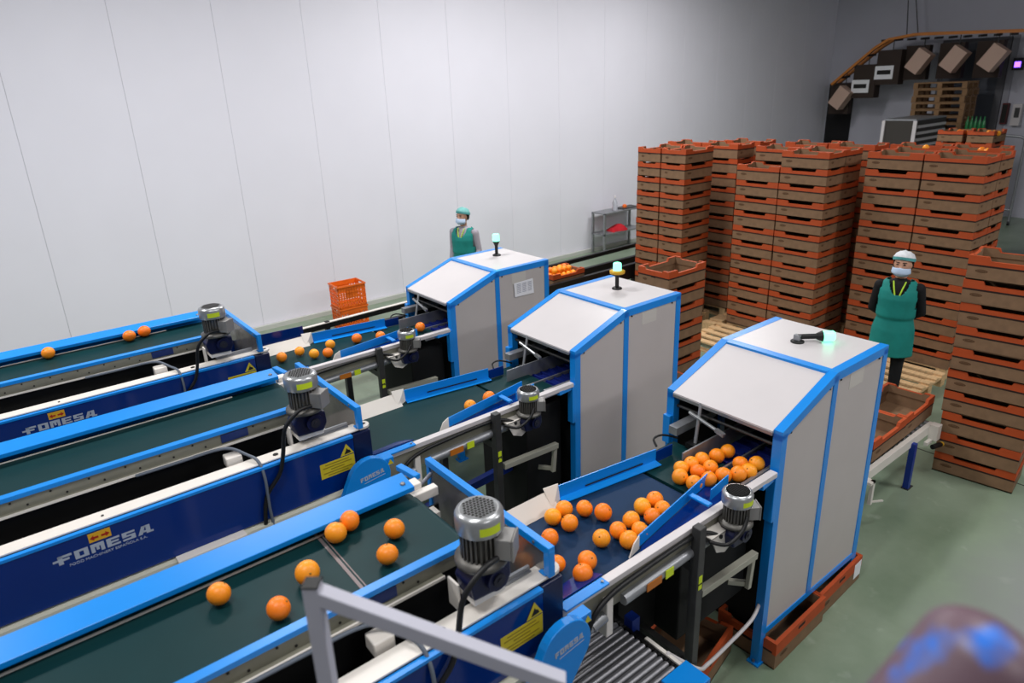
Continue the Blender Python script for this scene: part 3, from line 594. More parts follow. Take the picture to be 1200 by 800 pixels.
for (x, y) in ((2.735, 2.037), (2.815, 2.03), (2.66, 1.985), (2.775, 1.955), (2.665, 1.895), (2.895, 2.015), (2.862, 1.935), (2.755, 1.868), (2.99, 1.985), (3.08, 1.975)):
    orange(x, y, 1.375, 'ripe orange on the far lane side of the front cabinet mouth', 'oranges at the far lane of the front cabinet')
for (x, y) in ((2.84, 1.835), (2.91, 1.79), (3.02, 1.85), (2.985, 1.775), (3.085, 1.79)):
    orange(x, y, 1.379 if x < 2.98 else 1.372, 'ripe orange on the near lane side of the front cabinet mouth, beside the motor', 'oranges at the near lane of the front cabinet')
for (x, y) in ((2.303, 3.464), (2.477, 3.484)):
    orange(x, y, 1.386, 'ripe orange half hidden by the near blade of the middle feed conveyor', 'oranges on the middle feed belt')
for (x, y) in ((1.675, 5.265), (1.839, 5.292), (1.906, 5.148), (2.002, 5.09), (2.101, 5.261), (2.337, 5.236), (2.518, 5.14), (2.90, 5.10)):
    orange(x, y, 1.386, 'ripe orange in the funnel of the rear feed conveyor', 'oranges on the rear feed belt')

# ------------------------------------------------------------------ cardboard crates
LL, SS, PH = .60, .40, .20
def crate_meshes(short_slot=False, closed=False):
    a, b = LL/2, SS/2; t = .012
    body = MB().box(-a, a, -b, b, 0.002, .012)
    for s in (-1, 1):
        body.box(-a, a, min(s*b, s*(b-t)), max(s*b, s*(b-t)), .002, .12); body.box(min(s*a, s*(a-t)), max(s*a, s*(a-t)), -b+t, b-t, .002, .12)
    # inner faces of the raised walls and corner gussets
    ti = .010
    for s in (-1, 1):
        poly = [(-a+t, .12), (a-t, .12), (a-t, .19), (.18, .19), (.155, .16), (-.155, .16), (-.18, .19), (-a+t, .19)]
        if closed: poly = [(-a+t, .12), (a-t, .12), (a-t, .19), (-a+t, .19)]
        body.prism(poly, 'y', s*(b-t-.002), s*(b-t-.012))
        dd = .155 if short_slot else .176
        poly = [(-b+t, .12), (b-t, .12), (b-t, .19), (.12, .19), (.10, dd), (-.10, dd), (-.12, .19), (-b+t, .19)]
        body.prism(poly, 'x', s*(a-t-.002), s*(a-t-.012))
    rim = MB(); e = .002
    for s in (-1, 1):
        poly = [(-a-e, .128), (a+e, .128), (a+e, .198), (.165, .198), (.15, .163), (-.15, .163), (-.165, .198), (-a-e, .198)]
        if closed: poly = [(-a-e, .11), (a+e, .11), (a+e, .198), (-a-e, .198)]
        rim.prism(poly, 'y', s*(b+e), s*(b-.022))
        dd = .158 if short_slot else .178
        poly = [(-b+.022, .128), (b-.022, .128), (b-.022, .198), (.125, .198), (.11, dd), (-.11, dd), (-.125, .198), (-b+.022, .198)]
        rim.prism(poly, 'x', s*(a+e), s*(a-.022))
    pr = MB(); e2 = .0012
    for s in (-1, 1):
        pr.box(-a-e2, a+e2, min(s*(b+e2), s*(b-.004)), max(s*(b+e2), s*(b-.004)), .113, .1285); pr.box(min(s*(a+e2), s*(a-.004)), max(s*(a+e2), s*(a-.004)), -b, b, .113, .1285)
    lo = MB()
    for s in (-1, 1):
        for (cx_, hw, ax) in ((-s*.20 if s < 0 else -.20, .045, 'y'), (.11, .028, 'x')):
            el = [(cx_+hw*math.cos(q*math.pi/6), .078+.014*math.sin(q*math.pi/6)) for q in range(12)]
            d = s*((b if ax == 'y' else a)+e2)
            if ax == 'y':
                el = [(-.20*(-s)+hw*math.cos(q*math.pi/6), .078+.014*math.sin(q*math.pi/6)) for q in range(12)]
                el = [((-1 if s > 0 else 1)*(-.20)+hw*math.cos(q*math.pi/6), .078+.014*math.sin(q*math.pi/6)) for q in range(12)]
            inner = [((p[0]-sum(k[0] for k in el)/12)*.72+sum(k[0] for k in el)/12, (p[1]-.078)*.5+.078) for p in el]
            P = (lambda p: (p[0], d, p[1])) if ax == 'y' else (lambda p: (d, p[0], p[1]))
            vs = [P(p) for p in el]+[P(p) for p in inner]
            lo.add(vs, [(i, (i+1) % 12, 12+(i+1) % 12, 12+i) for i in range(12)])
            cxx = sum(k[0] for k in el)/12
            lo.add([P(p) for p in ((cxx-hw*.6, .072), (cxx+hw*.6, .072), (cxx+hw*.6, .082), (cxx-hw*.6, .082))], [(0, 1, 2, 3)])
    notch = MB()
    if closed:
        for s in (-1, 1): notch.box(-.04, .04, min(s*(b+.003), s*(b-.002)), max(s*(b+.003), s*(b-.002)), .15, .172)
    for s in (-1, 1): notch.box(min(s*(a+e2), s*(a-.002)), max(s*(a+e2), s*(a-.002)), -.03, .03, .108, .12)
    return body, rim, pr, lo, notch
def crate_set(short_slot, closed=False):
    body, rim, pr, lo, notch = crate_meshes(short_slot, closed)
    for mb_ in (lo, notch):
        pass
    prn = MB(); prn.v = list(pr.v); prn.f = list(pr.f); prn.m = [0]*len(pr.f); prn.sm = list(pr.sm)
    prn.add(notch.v, notch.f)
    one = MB()
    for i, q in enumerate((body, rim, prn, lo)):
        one.cur = i; one.add(q.v, q.f)
    mats = [M_brown, M_rim, M_print, M_logo]
    return dict(body=body.mesh('crate_body', M_brown), rim=rim.mesh('crate_rim', M_rim), prn=prn.mesh('crate_stripe', M_print), logo=lo.mesh('crate_logo', M_logo), one=one.mesh('cardboard_crate', mats))
CS = {False: crate_set(False), True: crate_set(True), 'closed': crate_set(False, True)}
ORD = ['bottom', 'second', 'third', 'fourth', 'fifth', 'sixth', 'seventh', 'eighth', 'ninth', 'tenth', 'eleventh', 'twelfth', 'thirteenth']
def crate(x, y, z, rz, label, group, parts=True, short_slot=False, rot=(0, 0)):
    S = CS[short_slot]
    if parts:
        o = bpy.data.objects.new('cardboard_crate', None); o.empty_display_size = .1
    else: o = bpy.data.objects.new('cardboard_crate', S['one'])
    col.objects.link(o); o.location = (x, y, z); o.rotation_euler = (rot[0], rot[1], rz); tag(o, label, 'crate', group)
    if parts:
        for nm, k in (('body', 'body'), ('rim', 'rim'), ('printed_stripe', 'prn'), ('logo', 'logo')):
            c = bpy.data.objects.new(nm, S[k]); col.objects.link(c); c.parent = o
            if nm in ('logo', 'printed_stripe'): c['kind'] = 'stuff'
    return o
def stack(x, y, z0, n, long_y, where, parts=True, short_slot=False, jit=.003, rz=0, lean=(0, 0)):
    """n crates; long_y: long side along Y. where: phrase that singles the stack out"""
    for k in range(n):
        nm = 'topmost' if k == n-1 else ORD[k]
        lab = f'{nm} cardboard crate of {where}' if k in (0, n-1) else f'{nm} cardboard crate up in {where}'
        a = (math.pi/2 if long_y else 0)+rz+random.uniform(-.003, .003)
        crate(x+random.uniform(-jit, jit)+lean[0]*k, y+random.uniform(-jit, jit)+lean[1]*k, z0+k*PH, a, lab, 'cardboard crates in '+where, parts, short_slot)
PZ = .144
ex = .01
# group by the aproned woman (long sides face the machines)
stack(8.325+.2, 2.58+.30, PZ, 12, True, 'right-hand stack behind the woman in black sleeves')
stack(8.325+.2, 3.195+.305, PZ, 12, True, 'left-hand stack behind the woman in black sleeves')
stack(8.735+.2, 2.58+.30, PZ, 12, True, 'second-row stack by the metal trolley', short_slot=True)
stack(8.735+.2, 3.195+.305, PZ, 12, True, 'second-row stack away from the metal trolley', parts=False)
stack(9.30+.2, 2.76+.30, PZ, 12, True, 'third-row stack topped with oranges by the trolley', parts=False)
stack(9.30+.2, 3.375+.305, PZ, 12, True, 'third-row stack topped with oranges behind the woman', parts=False)
# middle group
stack(7.975+.2, 4.085+.30, PZ, 12, True, 'tall middle stack facing the front cabinet')
stack(7.975+.2, 4.70+.305, PZ, 11, True, 'middle stack one crate shorter than its neighbours')
stack(8.385+.2, 4.085+.30, PZ, 12, True, 'middle second-row stack behind the tall one')
stack(8.385+.2, 4.70+.305, PZ, 12, True, 'middle second-row stack behind the shorter one', parts=False)
stack(9.10+.2, 4.085+.30, PZ, 12, True, 'middle third-row stack at the aisle gap', parts=False)
stack(9.10+.2, 4.70+.305, PZ, 12, True, 'middle third-row stack next to the grey gap', parts=False)
# group by the white wall (short sides face the machines)
stack(7.525+.30, 5.80+.205, PZ, 12, False, 'wall-side front stack next to the dark gap')
stack(7.525+.30, 6.225+.205, PZ, 12, False, 'wall-side front stack next to the steel shelf')
stack(8.46+.2, 5.64+.30, PZ, 12, True, 'shadowed stack in the gap behind the wall-side stacks')
stack(8.46+.2, 6.255+.305, PZ, 12, True, 'hidden stack behind the wall-side stacks', parts=False)
stack(8.99+.2, 5.64+.30, PZ, 12, True, 'rearmost stack behind the shadowed one', parts=False)
# low stack behind the middle cabinet, and the near stack beside the outfeed
stack(5.27+.31, 4.20+.21, 0, 8, False, 'low stack behind the middle cabinet', jit=.004)
stack(6.235+.23, 1.905-.28, 0, 10, True, 'near stack at the end of the outfeed conveyor', jit=.008, rz=R(7), lean=(-.006, .002))
# far stacks with oranges
for yy_, nm in ((4.46, 'far stack of filled crates by the slate door'), (4.93, 'far stack of filled crates by the drawer rack')):
    stack(14.1, yy_, .0, 12, False, nm, parts=False)
for (cx_, cy_, zz, g) in ((14.1, 4.46, 2.345, 'far filled crate by the slate door'), (14.1, 4.93, 2.345, 'far filled crate by the drawer rack'), (9.5, 3.06, PZ+2.34, 'third-row crate by the trolley'), (9.5, 3.68, PZ+2.34, 'third-row crate behind the woman')):
    for i in range(5):
        for q in range(3):
            if (i*3+q) % 4: continue
            orange(cx_-.12+q*.12+random.uniform(-.012, .012), cy_-.2+i*.1+random.uniform(-.01, .01), zz+.0, 'ripe orange peeking out of the '+g, 'oranges in the '+g)

# crates lying about
crate(3.44, 1.80-.01, 0, R(1.5), 'cardboard crate under the front cabinet, close to its front foot', 'crates under the front cabinet', True, 'closed')
c_ = crate(4.03-.005, 1.83, 0, R(2), 'cardboard crate with white labels under the front cabinet, close to its rear foot', 'crates under the front cabinet', True, 'closed')
lb = obj('white_label', MB().box(.19, .29, -.2042, -.2025, .05, .17), M_paper, c_, off=(0, 0, 0))
crate(2.74, 1.97, 0, R(12), 'cardboard crate lying below the front feed conveyor beside its blue leg', None, True, 'closed')

# ------------------------------------------------------------------ pallets
def pallet_parts():
    top = MB().box(-.4, .4, -.05, .05, 0, 1)  # unused
    return None
def pallet(x, y, z, label, group, rz=0, lx=.8, ly=1.2, parts=True):
    """boards run along local Y (1.2 m)"""
    o = bpy.data.objects.new('wooden_pallet', None) if parts else None
    hx, hy = lx/2, ly/2
    boards = [(-hx+.05, .10), (-hx+.225, .10), (0, .10), (hx-.225, .10), (hx-.05, .10)]
    if parts:
        col.objects.link(o); o.location = (x, y, z); o.rotation_euler = (0, 0, rz); o.empty_display_size = .1; tag(o, label, 'pallet', group)
        for n_ in ('tb', 'st', 'bl', 'bb'):
            pass
        key = (lx, ly)
        if key not in PM:
            PM[key] = dict(tb=MB().box(-.047, .047, -hy, hy, .122, .144).mesh('top_board', M_wood), st=MB().box(-hx, hx, -.05, .05, .1, .122).mesh('stringer_board', M_wood),
                           bl=MB().box(-.05, .05, -.05, .05, .022, .1).mesh('block', M_wood), bb=MB().box(-.05, .05, -hy, hy, 0, .022).mesh('bottom_board', M_wood))
        P = PM[key]
        def add(nm, me, lx_, ly_):
            c = bpy.data.objects.new(nm, me); col.objects.link(c); c.parent = o; c.location = (lx_, ly_, 0)
        for bx, _ in boards: add('top_board', P['tb'], bx, 0)
        for ty in (-hy+.05, 0, hy-.05):
            add('stringer_board', P['st'], 0, ty)
            for bx in (-hx+.05, 0, hx-.05): add('block', P['bl'], bx, ty)
        for bx in (-hx+.05, 0, hx-.05): add('bottom_board', P['bb'], bx, 0)
    return o
PM = {}
pallet(8.325+.41, 3.20, 0, 'wooden pallet under the crate stacks behind the woman in black', 'pallets under stacks')
pallet(9.60+.02, 3.37, 0, 'wooden pallet under the third-row crates behind the woman', 'pallets under stacks')
pallet(7.975+.41, 4.70, 0, 'wooden pallet under the middle crate stacks', 'pallets under stacks')
pallet(9.35, 4.70, 0, 'wooden pallet under the middle third-row stacks', 'pallets under stacks')
pallet(7.525+.305, 6.225, 0, 'wooden pallet under the wall-side front stacks', 'pallets under stacks', rz=0, lx=.8, ly=.9)
pallet(8.46+.41, 6.27, 0, 'wooden pallet under the shadowed stacks behind the wall-side group', 'pallets under stacks')
pallet(7.84-.01, 3.155, 0, 'empty wooden pallet on the floor behind the woman in black sleeves', 'empty pallets on the floor')
pallet(7.50, 4.75, 0, 'empty wooden pallet in front of the middle crate stacks', 'empty pallets on the floor')
pallet(8.07, 5.46+.0, 0, 'empty wooden pallet in the dark gap between crate stacks', 'empty pallets on the floor', lx=.6, ly=.2)

# ------------------------------------------------------------------ outfeed conveyors with crates
def outfeed(k, x1, label):
    o = DY*k
    t = thing('outfeed_conveyor', (5.2, 2.05, 0), label, 'conveyor', 'crate outfeed conveyors')
    x0 = 4.20
    for y in (1.95, 2.42):
        obj('side_rail', MB().box(x0, x1, y-.02, y+.02, .40, .485), M_cream, t, bevel=.003)
    rl = MB()
    x = x0+.05
    me = None; i = 0
    while x < x1-.03:
        obj('roller', MB().cyl((x, 1.97, .47), (x, 2.40, .47), .022, n=10), M_steel, t) if i % 1 == 0 else None
        x += .09; i += 1
    for y in (1.92, 2.42):
        for xx in (4.45, 5.75):
            if y > 2 or xx > 5:
                l = obj('leg', MB().bar((xx, y, 0), (xx, y, .44), .045, .045), mat('deep_blue_paint', (18, 50, 140), .4), t); obj('foot', MB().box(xx-.03, xx+.07, y-.03, y+.03, 0, .008), M_dark, l)
    obj('guide_bracket', MB().box(4.86, 4.93, 1.86, 1.935, .43, .45).box(4.90, 4.93, 1.86, 1.885, .24, .45).bar((4.915, 1.87, .26), (5.02, 1.82, .25), .012, .012), M_cream, t)
    obj('end_stop', MB().box(x1-.10, x1-.02, 1.86, 1.93, .36, .50).box(x1-.20, x1-.1, 1.89, 1.92, .34, .37), M_cream, t)
    obj('cylinder', MB().cyl((x1-.16, 1.86, .33), (x1-.04, 1.84, .32), .022, n=10), M_black, t)
    obj('brass_knob', MB().cyl((x1-.05, 1.84, .32), (x1-.02, 1.835, .32), .02, n=10), M_amber, t)
    t.location.y += o
    return t
outfeed(0, 6.17, 'low outfeed conveyor with cream rails behind the front cabinet')
outfeed(1, 5.15, 'low outfeed conveyor with cream rails behind the middle cabinet')
crate(5.97, 2.19, .493, R(2), 'open cardboard crate at the end of the front outfeed conveyor', 'crates on the front outfeed')
crate(5.36, 2.17, .493, R(1), 'open cardboard crate on the front outfeed conveyor, next to the cabinet', 'crates on the front outfeed')
crate(4.74, 2.17, .493, R(0), 'cardboard crate half inside the rear of the front cabinet outfeed', 'crates on the front outfeed')
crate(4.80, 3.80, .493, R(0), 'open cardboard crate on the outfeed conveyor behind the middle cabinet', None)

# black crate conveyor behind the rear line
t = thing('crate_conveyor', (5, 7.0, 0), 'long black crate conveyor with guide rail between the rear line and the wall', 'conveyor')
obj('near_beam', MB().box(1.2, 8.35, 6.70, 6.76, .60, .825), M_black, t)
obj('far_beam', MB().box(1.2, 8.35, 7.24, 7.30, .60, .74), M_black, t)
obj('guide_rail', MB().bar((1.2, 7.27, .835), (8.35, 7.27, .915), .05, .06), M_black, t)
obj('rail_strip', MB().bar((1.2, 7.27, .870), (4.2, 7.27, .903), .05, .008), M_cream, t)
for x in (2.9, 4.9, 6.75, 8.3): obj('rail_post', MB().box(x-.025, x+.025, 7.25, 7.30, .70, .9), M_black, t)
for i in range(29): obj('roller', MB().cyl((1.3+i*.185, 6.76, .70), (1.3+i*.185, 7.24, .70), .025, n=8), M_dark, t)
for x in (1.6, 3.6, 5.6, 8.2):
    for y in (6.73, 7.27): obj('leg', MB().bar((x, y, 0), (x, y, .62), .05, .05), M_black, t)
fc = crate(6.33, 7.0, .726, 0, 'cardboard crate full of oranges on the black conveyor behind the rear cabinet', None)
for L_, n_, zz in ((0, (6, 4), .05), (1, (5, 3), .125), (2, (4, 2), .195)):
    for i in range(n_[0]):
        for q in range(n_[1]):
            if L_ == 0 and 0 < i < n_[0]-1 and 0 < q < n_[1]-1: continue
            orange(6.33+(i-(n_[0]-1)/2)*.09+random.uniform(-.003, .003), 7.0+(q-(n_[1]-1)/2)*.09+random.uniform(-.003, .003), .726+zz+.006, 'ripe orange piled in the full crate behind the rear cabinet', 'oranges in the full crate')

# roller conveyor crossing below the front line
t = thing('roller_conveyor', (1.8, 1.6, 0), 'narrow steel roller conveyor crossing below the front feed line', 'conveyor')
for i in range(34):
    y = .98+i*.036
    obj('roller', MB().cyl((1.42, y, .80), (2.06, y, .80), .0162, n=12), M_steel, t)
ch = MB()
for i in range(60): ch.box(2.065, 2.085, .97+i*.0205, .985+i*.0205, .79, .812)
obj('drive_chain', ch, M_black, t)
obj('side_beam', MB().box(2.06, 2.13, .9, 2.25, .70, .785), M_black, t)
obj('side_beam', MB().box(1.36, 1.42, .9, 2.25, .70, .83), M_black, t)
obj('chain_strip', MB().bar((2.10, 1.50, .81), (2.10, 1.72, .81), .02, .01), M_cream, t)
obj('corner_cover', MB().box(1.95, 2.13, 1.36, 1.50, .74, .825), M_blue, t, bevel=.004)
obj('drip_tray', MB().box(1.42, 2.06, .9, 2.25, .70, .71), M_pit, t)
for x in (1.39, 2.09):
    for y in (.95, 2.2): obj('leg', MB().bar((x, y, 0), (x, y, .72), .045, .045), M_black, t)
single('air_hose', MB().tube([(2.10, 1.58, .82), (2.20, 1.63, .70), (2.33, 1.565, .58), (2.47, 1.60, .49), (2.75, 1.66, .40), (3.0, 1.68, .40), (3.11, 1.70, .44)], .011, 8), M_white, (2.5, 1.6, .7), 'white air hose sagging from the roller conveyor to the front cabinet', 'hose')

# ------------------------------------------------------------------ platform rails close to the camera
D0 = 1.35
t = thing('guard_rail', (.346, 1.127, 1.5), 'pale grey square-tube guard rail with black end cap over the front infeed', 'railing')
A = Vector((.346, 1.127, 2.497)); B = Vector((.699, .799, 2.29))
obj('post', MB().bar((A.x, A.y, 1.5), (A.x, A.y, A.z), .033, .033, (.75, -.66, 0)), M_lil, t, bevel=.003)
obj('sloped_rail', MB().bar(A+Vector((0, 0, -.020)), A+(B-A)*1.03+Vector((0, 0, -.020)), .032, .034), M_lil, t, bevel=.003)
obj('end_cap', MB().bar((A.x, A.y, A.z), (A.x, A.y, A.z+.005), .035, .035, (.75, -.66, 0)), M_black, t, bevel=.002)

# ------------------------------------------------------------------ plastic crates, shelf
def plastic_crate(x, y, z, rz, label):
    t = thing('plastic_crate', (x, y, z), label, 'crate', 'orange plastic crates', rz); ORG[t.name] = (0, 0, 0)
    a, b, h = .222, .17, .345
    f = MB().box(-a, a, -b, b, 0, .012)
    for s in (-1, 1):
        for (z0, z1) in ((0, .03), (.075, .09), (.135, .15), (.195, .21), (.25, .32)):
            f.box(-a, a, min(s*b, s*(b-.012)), max(s*b, s*(b-.012)), z0, z1)
            if z0 == .25:
                f.box(min(s*a, s*(a-.012)), max(s*a, s*(a-.012)), -b, -.07, z0, z1); f.box(min(s*a, s*(a-.012)), max(s*a, s*(a-.012)), .07, b, z0, z1); f.box(min(s*a, s*(a-.012)), max(s*a, s*(a-.012)), -.07, .07, z0, z0+.02); f.box(min(s*a, s*(a-.012)), max(s*a, s*(a-.012)), -.07, .07, z1-.02, z1)
            else: f.box(min(s*a, s*(a-.012)), max(s*a, s*(a-.012)), -b, b, z0, z1)
        for i in range(11): xx = -a+.012+i*(2*a-.024)/10; f.box(xx-.011, xx+.011, min(s*b, s*(b-.010)), max(s*b, s*(b-.010)), 0, .30)
        for i in range(6): yy_ = -b+.012+i*(2*b-.024)/5; f.box(min(s*a, s*(a-.010)), max(s*a, s*(a-.010)), yy_-.008, yy_+.008, 0, .26 if 1 < i < 4 else .30)
        f.box(-.10, .10, min(s*b, s*(b-.012)), max(s*b, s*(b-.012)), .15, .26)
    obj('lattice', f, M_plast, t, off=(0, 0, 0))
    obj('top_rim', MB().box(-a-.01, a+.01, -b-.01, -b+.004, .30, .32).box(-a-.01, a+.01, b-.004, b+.01, .30, .32).box(-a-.01, -a+.004, -b, b, .30, .32).box(a-.004, a+.01, -b, b, .30, .32), M_plast, t, off=(0, 0, 0))
    t.scale = (1, 1, 1.09)
plastic_crate(4.13, 9.38, 0, R(-2), 'lower orange plastic lattice crate on the floor by the white wall')
plastic_crate(4.13, 9.38, .351, R(-3), 'upper orange plastic lattice crate, open top, by the white wall')

t = thing('steel_shelf', (10.7, 9.95, 0), 'grey steel two-tier shelf table against the white wall', 'shelf')
for x in (10.12, 11.25):
    for y in (9.78, 10.12): obj('leg', MB().box(x-.02, x+.02, y-.02, y+.02, 0, .86), M_galv, t)
for z in (.40, .84): obj('shelf_board', MB().box(10.10, 11.27, 9.76, 10.14, z, z+.025), M_galv, t)
bt = thing('spray_bottle', (10.53, 9.88, .865), 'clear plastic bottle standing on the steel shelf', 'bottle')
obj('bottle_body', MB().lathe([(.05, 0), (.055, .01), (.055, .17), (.03, .22), (.018, .24), (.018, .27)], 16, (10.53, 9.88, .865)), mat('clear_plastic', (225, 228, 235), .15, trans=.6), bt)
obj('bottle_cap', MB().lathe([(.022, .265), (.022, .31), (0, .315)], 12, (10.53, 9.88, .865)), M_white, bt)
rc = MB(); random.seed(3)
n = 12; vs = []; fs = []
for i in range(n+1):
    for q in range(n+1):
        u = i/n; v = q/n
        h = .11*math.sin(math.pi*u)**.6*math.sin(math.pi*v)**.6*(1+.3*math.sin(9*u+4*v))
        vs.append((10.42+.46*u, 9.79+.26*v+.03*math.sin(7*u), .427+h))
for i in range(n):
    for q in range(n): fs.append((i*(n+1)+q, (i+1)*(n+1)+q, (i+1)*(n+1)+q+1, i*(n+1)+q+1))
rc.add(vs, fs, True)
single('red_cloth', rc, mat('red_cloth', (190, 20, 36), .8), (10.6, 9.9, .425), 'crumpled red cloth lying on the lower tier of the steel shelf', 'cloth')
tr = thing('tool_tray', (10.95, 9.92, .865), 'dark tray with an orange item on the steel shelf top', 'tray')
obj('tray', MB().box(10.72, 11.2, 9.82, 10.05, .865, .885), M_dark, tr)
obj('orange_item', MB().lathe([(.045, 0), (.05, .03), (.03, .06), (0, .065)], 14, (10.88, 9.93, .885)), M_plast, tr)

# ------------------------------------------------------------------ far end: overhead track, hanging crates, rack, pallets, trolley
XR = 18.7
t = thing('overhead_track', (XR, 7.5, 3.2), 'ochre overhead chain track climbing from the wall opening', 'track')
path = [(XR, 9.55, 3.17), (XR, 9.0, 3.63), (XR, 8.55, 4.0), (XR, 8.25, 4.17), (XR, 7.67, 4.24), (XR, 5.58, 4.15), (XR, 2.5, 4.1)]
for dx, dz, nm in ((0, 0, 'track_beam'), (-.35, -.02, 'track_beam')):
    m_ = MB()
    for p_, q_ in zip(path[:-1], path[1:]): m_.bar((p_[0]+dx, p_[1], p_[2]+dz), (q_[0]+dx, q_[1], q_[2]+dz), .06, .10, (1, 0, 0))
    obj(nm, m_, M_rail, t)
hg = MB()
for i in range(22):
    y = 9.3-i*.3
    z = 3.38+(9.3-y)*.83 if y > 8.4 else 4.2-.02*(8.4-y)
    if y > 8.4: z = min(z, 4.1)
    obj('cross_hanger', MB().bar((XR+.03, y, z-.05), (XR-.38, y, z-.07), .04, .05), M_black, t)

obj('suspension_chain', MB().cyl((XR, 8.0, 4.2), (XR, 8.25, 6.6), .012, n=6).cyl((XR, 7.75, 4.25), (XR, 8.25, 6.6), .012, n=6), M_dark, t)
labs = ['hanging carton just inside the dark wall opening', 'dark hanging carton with white label next after the opening', 'dark hanging carton with white label where the track bends', 'tilted hanging carton right after the track bend', 'tilted hanging carton above the stacked pallets', 'tilted hanging carton before the slate door']
for i, (y, z) in enumerate(((9.28, 2.82), (8.75, 3.18), (8.206, 3.49), (7.50, 3.62), (6.75, 3.63), (5.98, 3.62))):
    t = thing('hanging_carton', (XR-.2, y, z-.3), labs[i], 'carton', 'cartons hanging from the overhead track')
    c = Vector((XR-.2, y, z)); a = R(34)
    ey = Vector((0, math.cos(a), math.sin(a))); ez = Vector((0, -math.sin(a), math.cos(a)))
    def quadbox(w_, h_, x0, x1, cc):
        m_ = MB(); vs = [Vector((x, 0, 0))+cc+ey*(sy*w_/2)+ez*(sz*h_/2) for x in (x0, x1) for sy in (-1, 1) for sz in (-1, 1)]
        return m_.add(vs, [(0, 1, 3, 2), (4, 6, 7, 5), (0, 4, 5, 1), (2, 3, 7, 6), (0, 2, 6, 4), (1, 5, 7, 3)])
    if i in (1, 2):
        obj('carton_box', MB().box(XR-.35, XR-.05, y-.30, y+.26, z-.38, z+.42), mat('dark_brown_card', (54, 42, 36), .8), t)
        lb = obj('white_label', MB().box(XR-.36, XR-.352, y-.16, y+.28, z-.25, z+.06), M_paper, t)
        obj('label_window', MB().box(XR-.368, XR-.361, y-.10, y+.22, z-.14, z-.04), M_ink, lb)
    else:
        obj('carton_back', MB().box(XR-.1, XR+.1, y-.1, y+.42, z-.42, z+.36), mat('dark_brown_card', (54, 42, 36), .8), t)
        obj('carton_face', quadbox(.33, .50, -.35, -.05, Vector((0, c.y-.05, c.z))+Vector((c.x, 0, 0))), mat('lilac_brown_card', (196, 166, 150), .8), t)
    obj('hook', MB().cyl((XR-.15, y, z+.3), (XR-.15, y, 4.15 if y < 8.4 else z+.6), .012, n=6), M_dark, t)
# drawer rack
t = thing('drawer_rack', (16.2, 6.5, 0), 'dark mesh-sided rack with white drawer fronts near the stacked pallets', 'rack')
obj('rack_body', MB().box(15.5, 17.0, 6.20, 6.84, 0, 2.44), mat('dark_mesh', (58, 54, 50), .7), t)
for i in range(9): obj('drawer_front', MB().box(15.56, 16.95, 6.17, 6.20, 1.25+i*.13, 1.305+i*.13), M_white, t)
obj('corner_strip', MB().box(15.46, 15.50, 6.17, 6.24, 0, 2.44), M_white, t); obj('corner_strip', MB().box(15.46, 15.50, 6.80, 6.86, 0, 2.44), M_white, t)
obj('top_lid', MB().box(15.5, 17.0, 6.2, 6.84, 2.44, 2.47), M_galv, t)
# stacked pallets
ORD2 = ORD+['fourteenth', 'fifteenth', 'sixteenth', 'seventeenth', 'eighteenth', 'nineteenth', 'twentieth']
for k in range(21):
    m_ = MB(); z = k*.15
    for bx in (-.35, -.175, 0, .175, .35): m_.box(bx-.047, bx+.047, -.55, .55, .118, .144)
    for ty in (-.5, 0, .5):
        m_.box(-.4, .4, ty-.05, ty+.05, .1, .118)
        for bx in (-.35, 0, .35): m_.box(bx-.05, bx+.05, ty-.05, ty+.05, .02, .1)
    for bx in (-.35, 0, .35): m_.box(bx-.05, bx+.05, -.55, .55, 0, .02)
    if k == 0: PMS = m_.mesh('stacked_pallet', mat('aged_pallet_wood', (136, 104, 72), .8, var=.15, scale=5))
    o = bpy.data.objects.new('stacked_pallet', PMS); col.objects.link(o); o.location = (18.2, 6.75+random.uniform(-.015, .015), z); o.rotation_euler = (0, 0, R(3)+random.uniform(-.02, .02))
    tag(o, f'{"topmost" if k == 20 else "bottom" if k == 0 else ORD2[k]} wooden pallet of the tall pallet stack by the slate door', 'pallet', 'pallets in the tall stack')
bx = MB().box(17.6, 17.9, 5.75, 6.05, 0, 2.28)
t = thing('bottle_rack', (17.75, 5.9, 0), 'pale crate of green bottles beside the tall pallet stack', 'crate')
obj('crate_base', MB().box(17.5, 17.9, 5.62, 6.02, 0, 2.1), mat('grey_carton', (120, 116, 110), .8), t)
for i in range(5): obj('green_bottle', MB().lathe([(.035, 0), (.035, .2), (.014, .26), (.014, .32)], 10, (17.6, 5.66+i*.08, 2.1)), mat('green_glass', (26, 118, 62), .2), t)
# fixtures on the far wall
al = thing('alarm_panel', (WX-.06, 5.76, 2.2), 'dark red alarm panel on the far wall beside the slate door', 'panel'); obj('panel_box', MB().box(WX-.12, WX-.002, 5.80, 5.92, 2.15, 2.62), mat('dark_red', (90, 20, 22), .5), al); obj('panel_frame', MB().box(WX-.125, WX-.12, 5.81, 5.91, 2.18, 2.59), M_ink, al)
wb = thing('wall_box', (WX-.06, 5.6, 2.2), 'white wall box next to the dark red alarm panel', 'box'); obj('box_body', MB().box(WX-.14, WX-.002, 5.52, 5.70, 2.12, 2.60), M_white, wb); obj('box_window', MB().box(WX-.145, WX-.14, 5.55, 5.65, 2.3, 2.52), M_dark, wb)
bl = thing('insect_lamp', (WX-.06, 5.78, 3.45), 'glowing violet insect lamp high on the far wall', 'lamp'); obj('lamp_housing', MB().box(WX-.12, WX-.002, 5.68, 5.88, 3.34, 3.60), M_dark, bl); obj('lamp_tube', MB().box(WX-.13, WX-.12, 5.72, 5.84, 3.40, 3.52), mat('violet_tube', (110, 70, 255), .3, emit=6), bl)
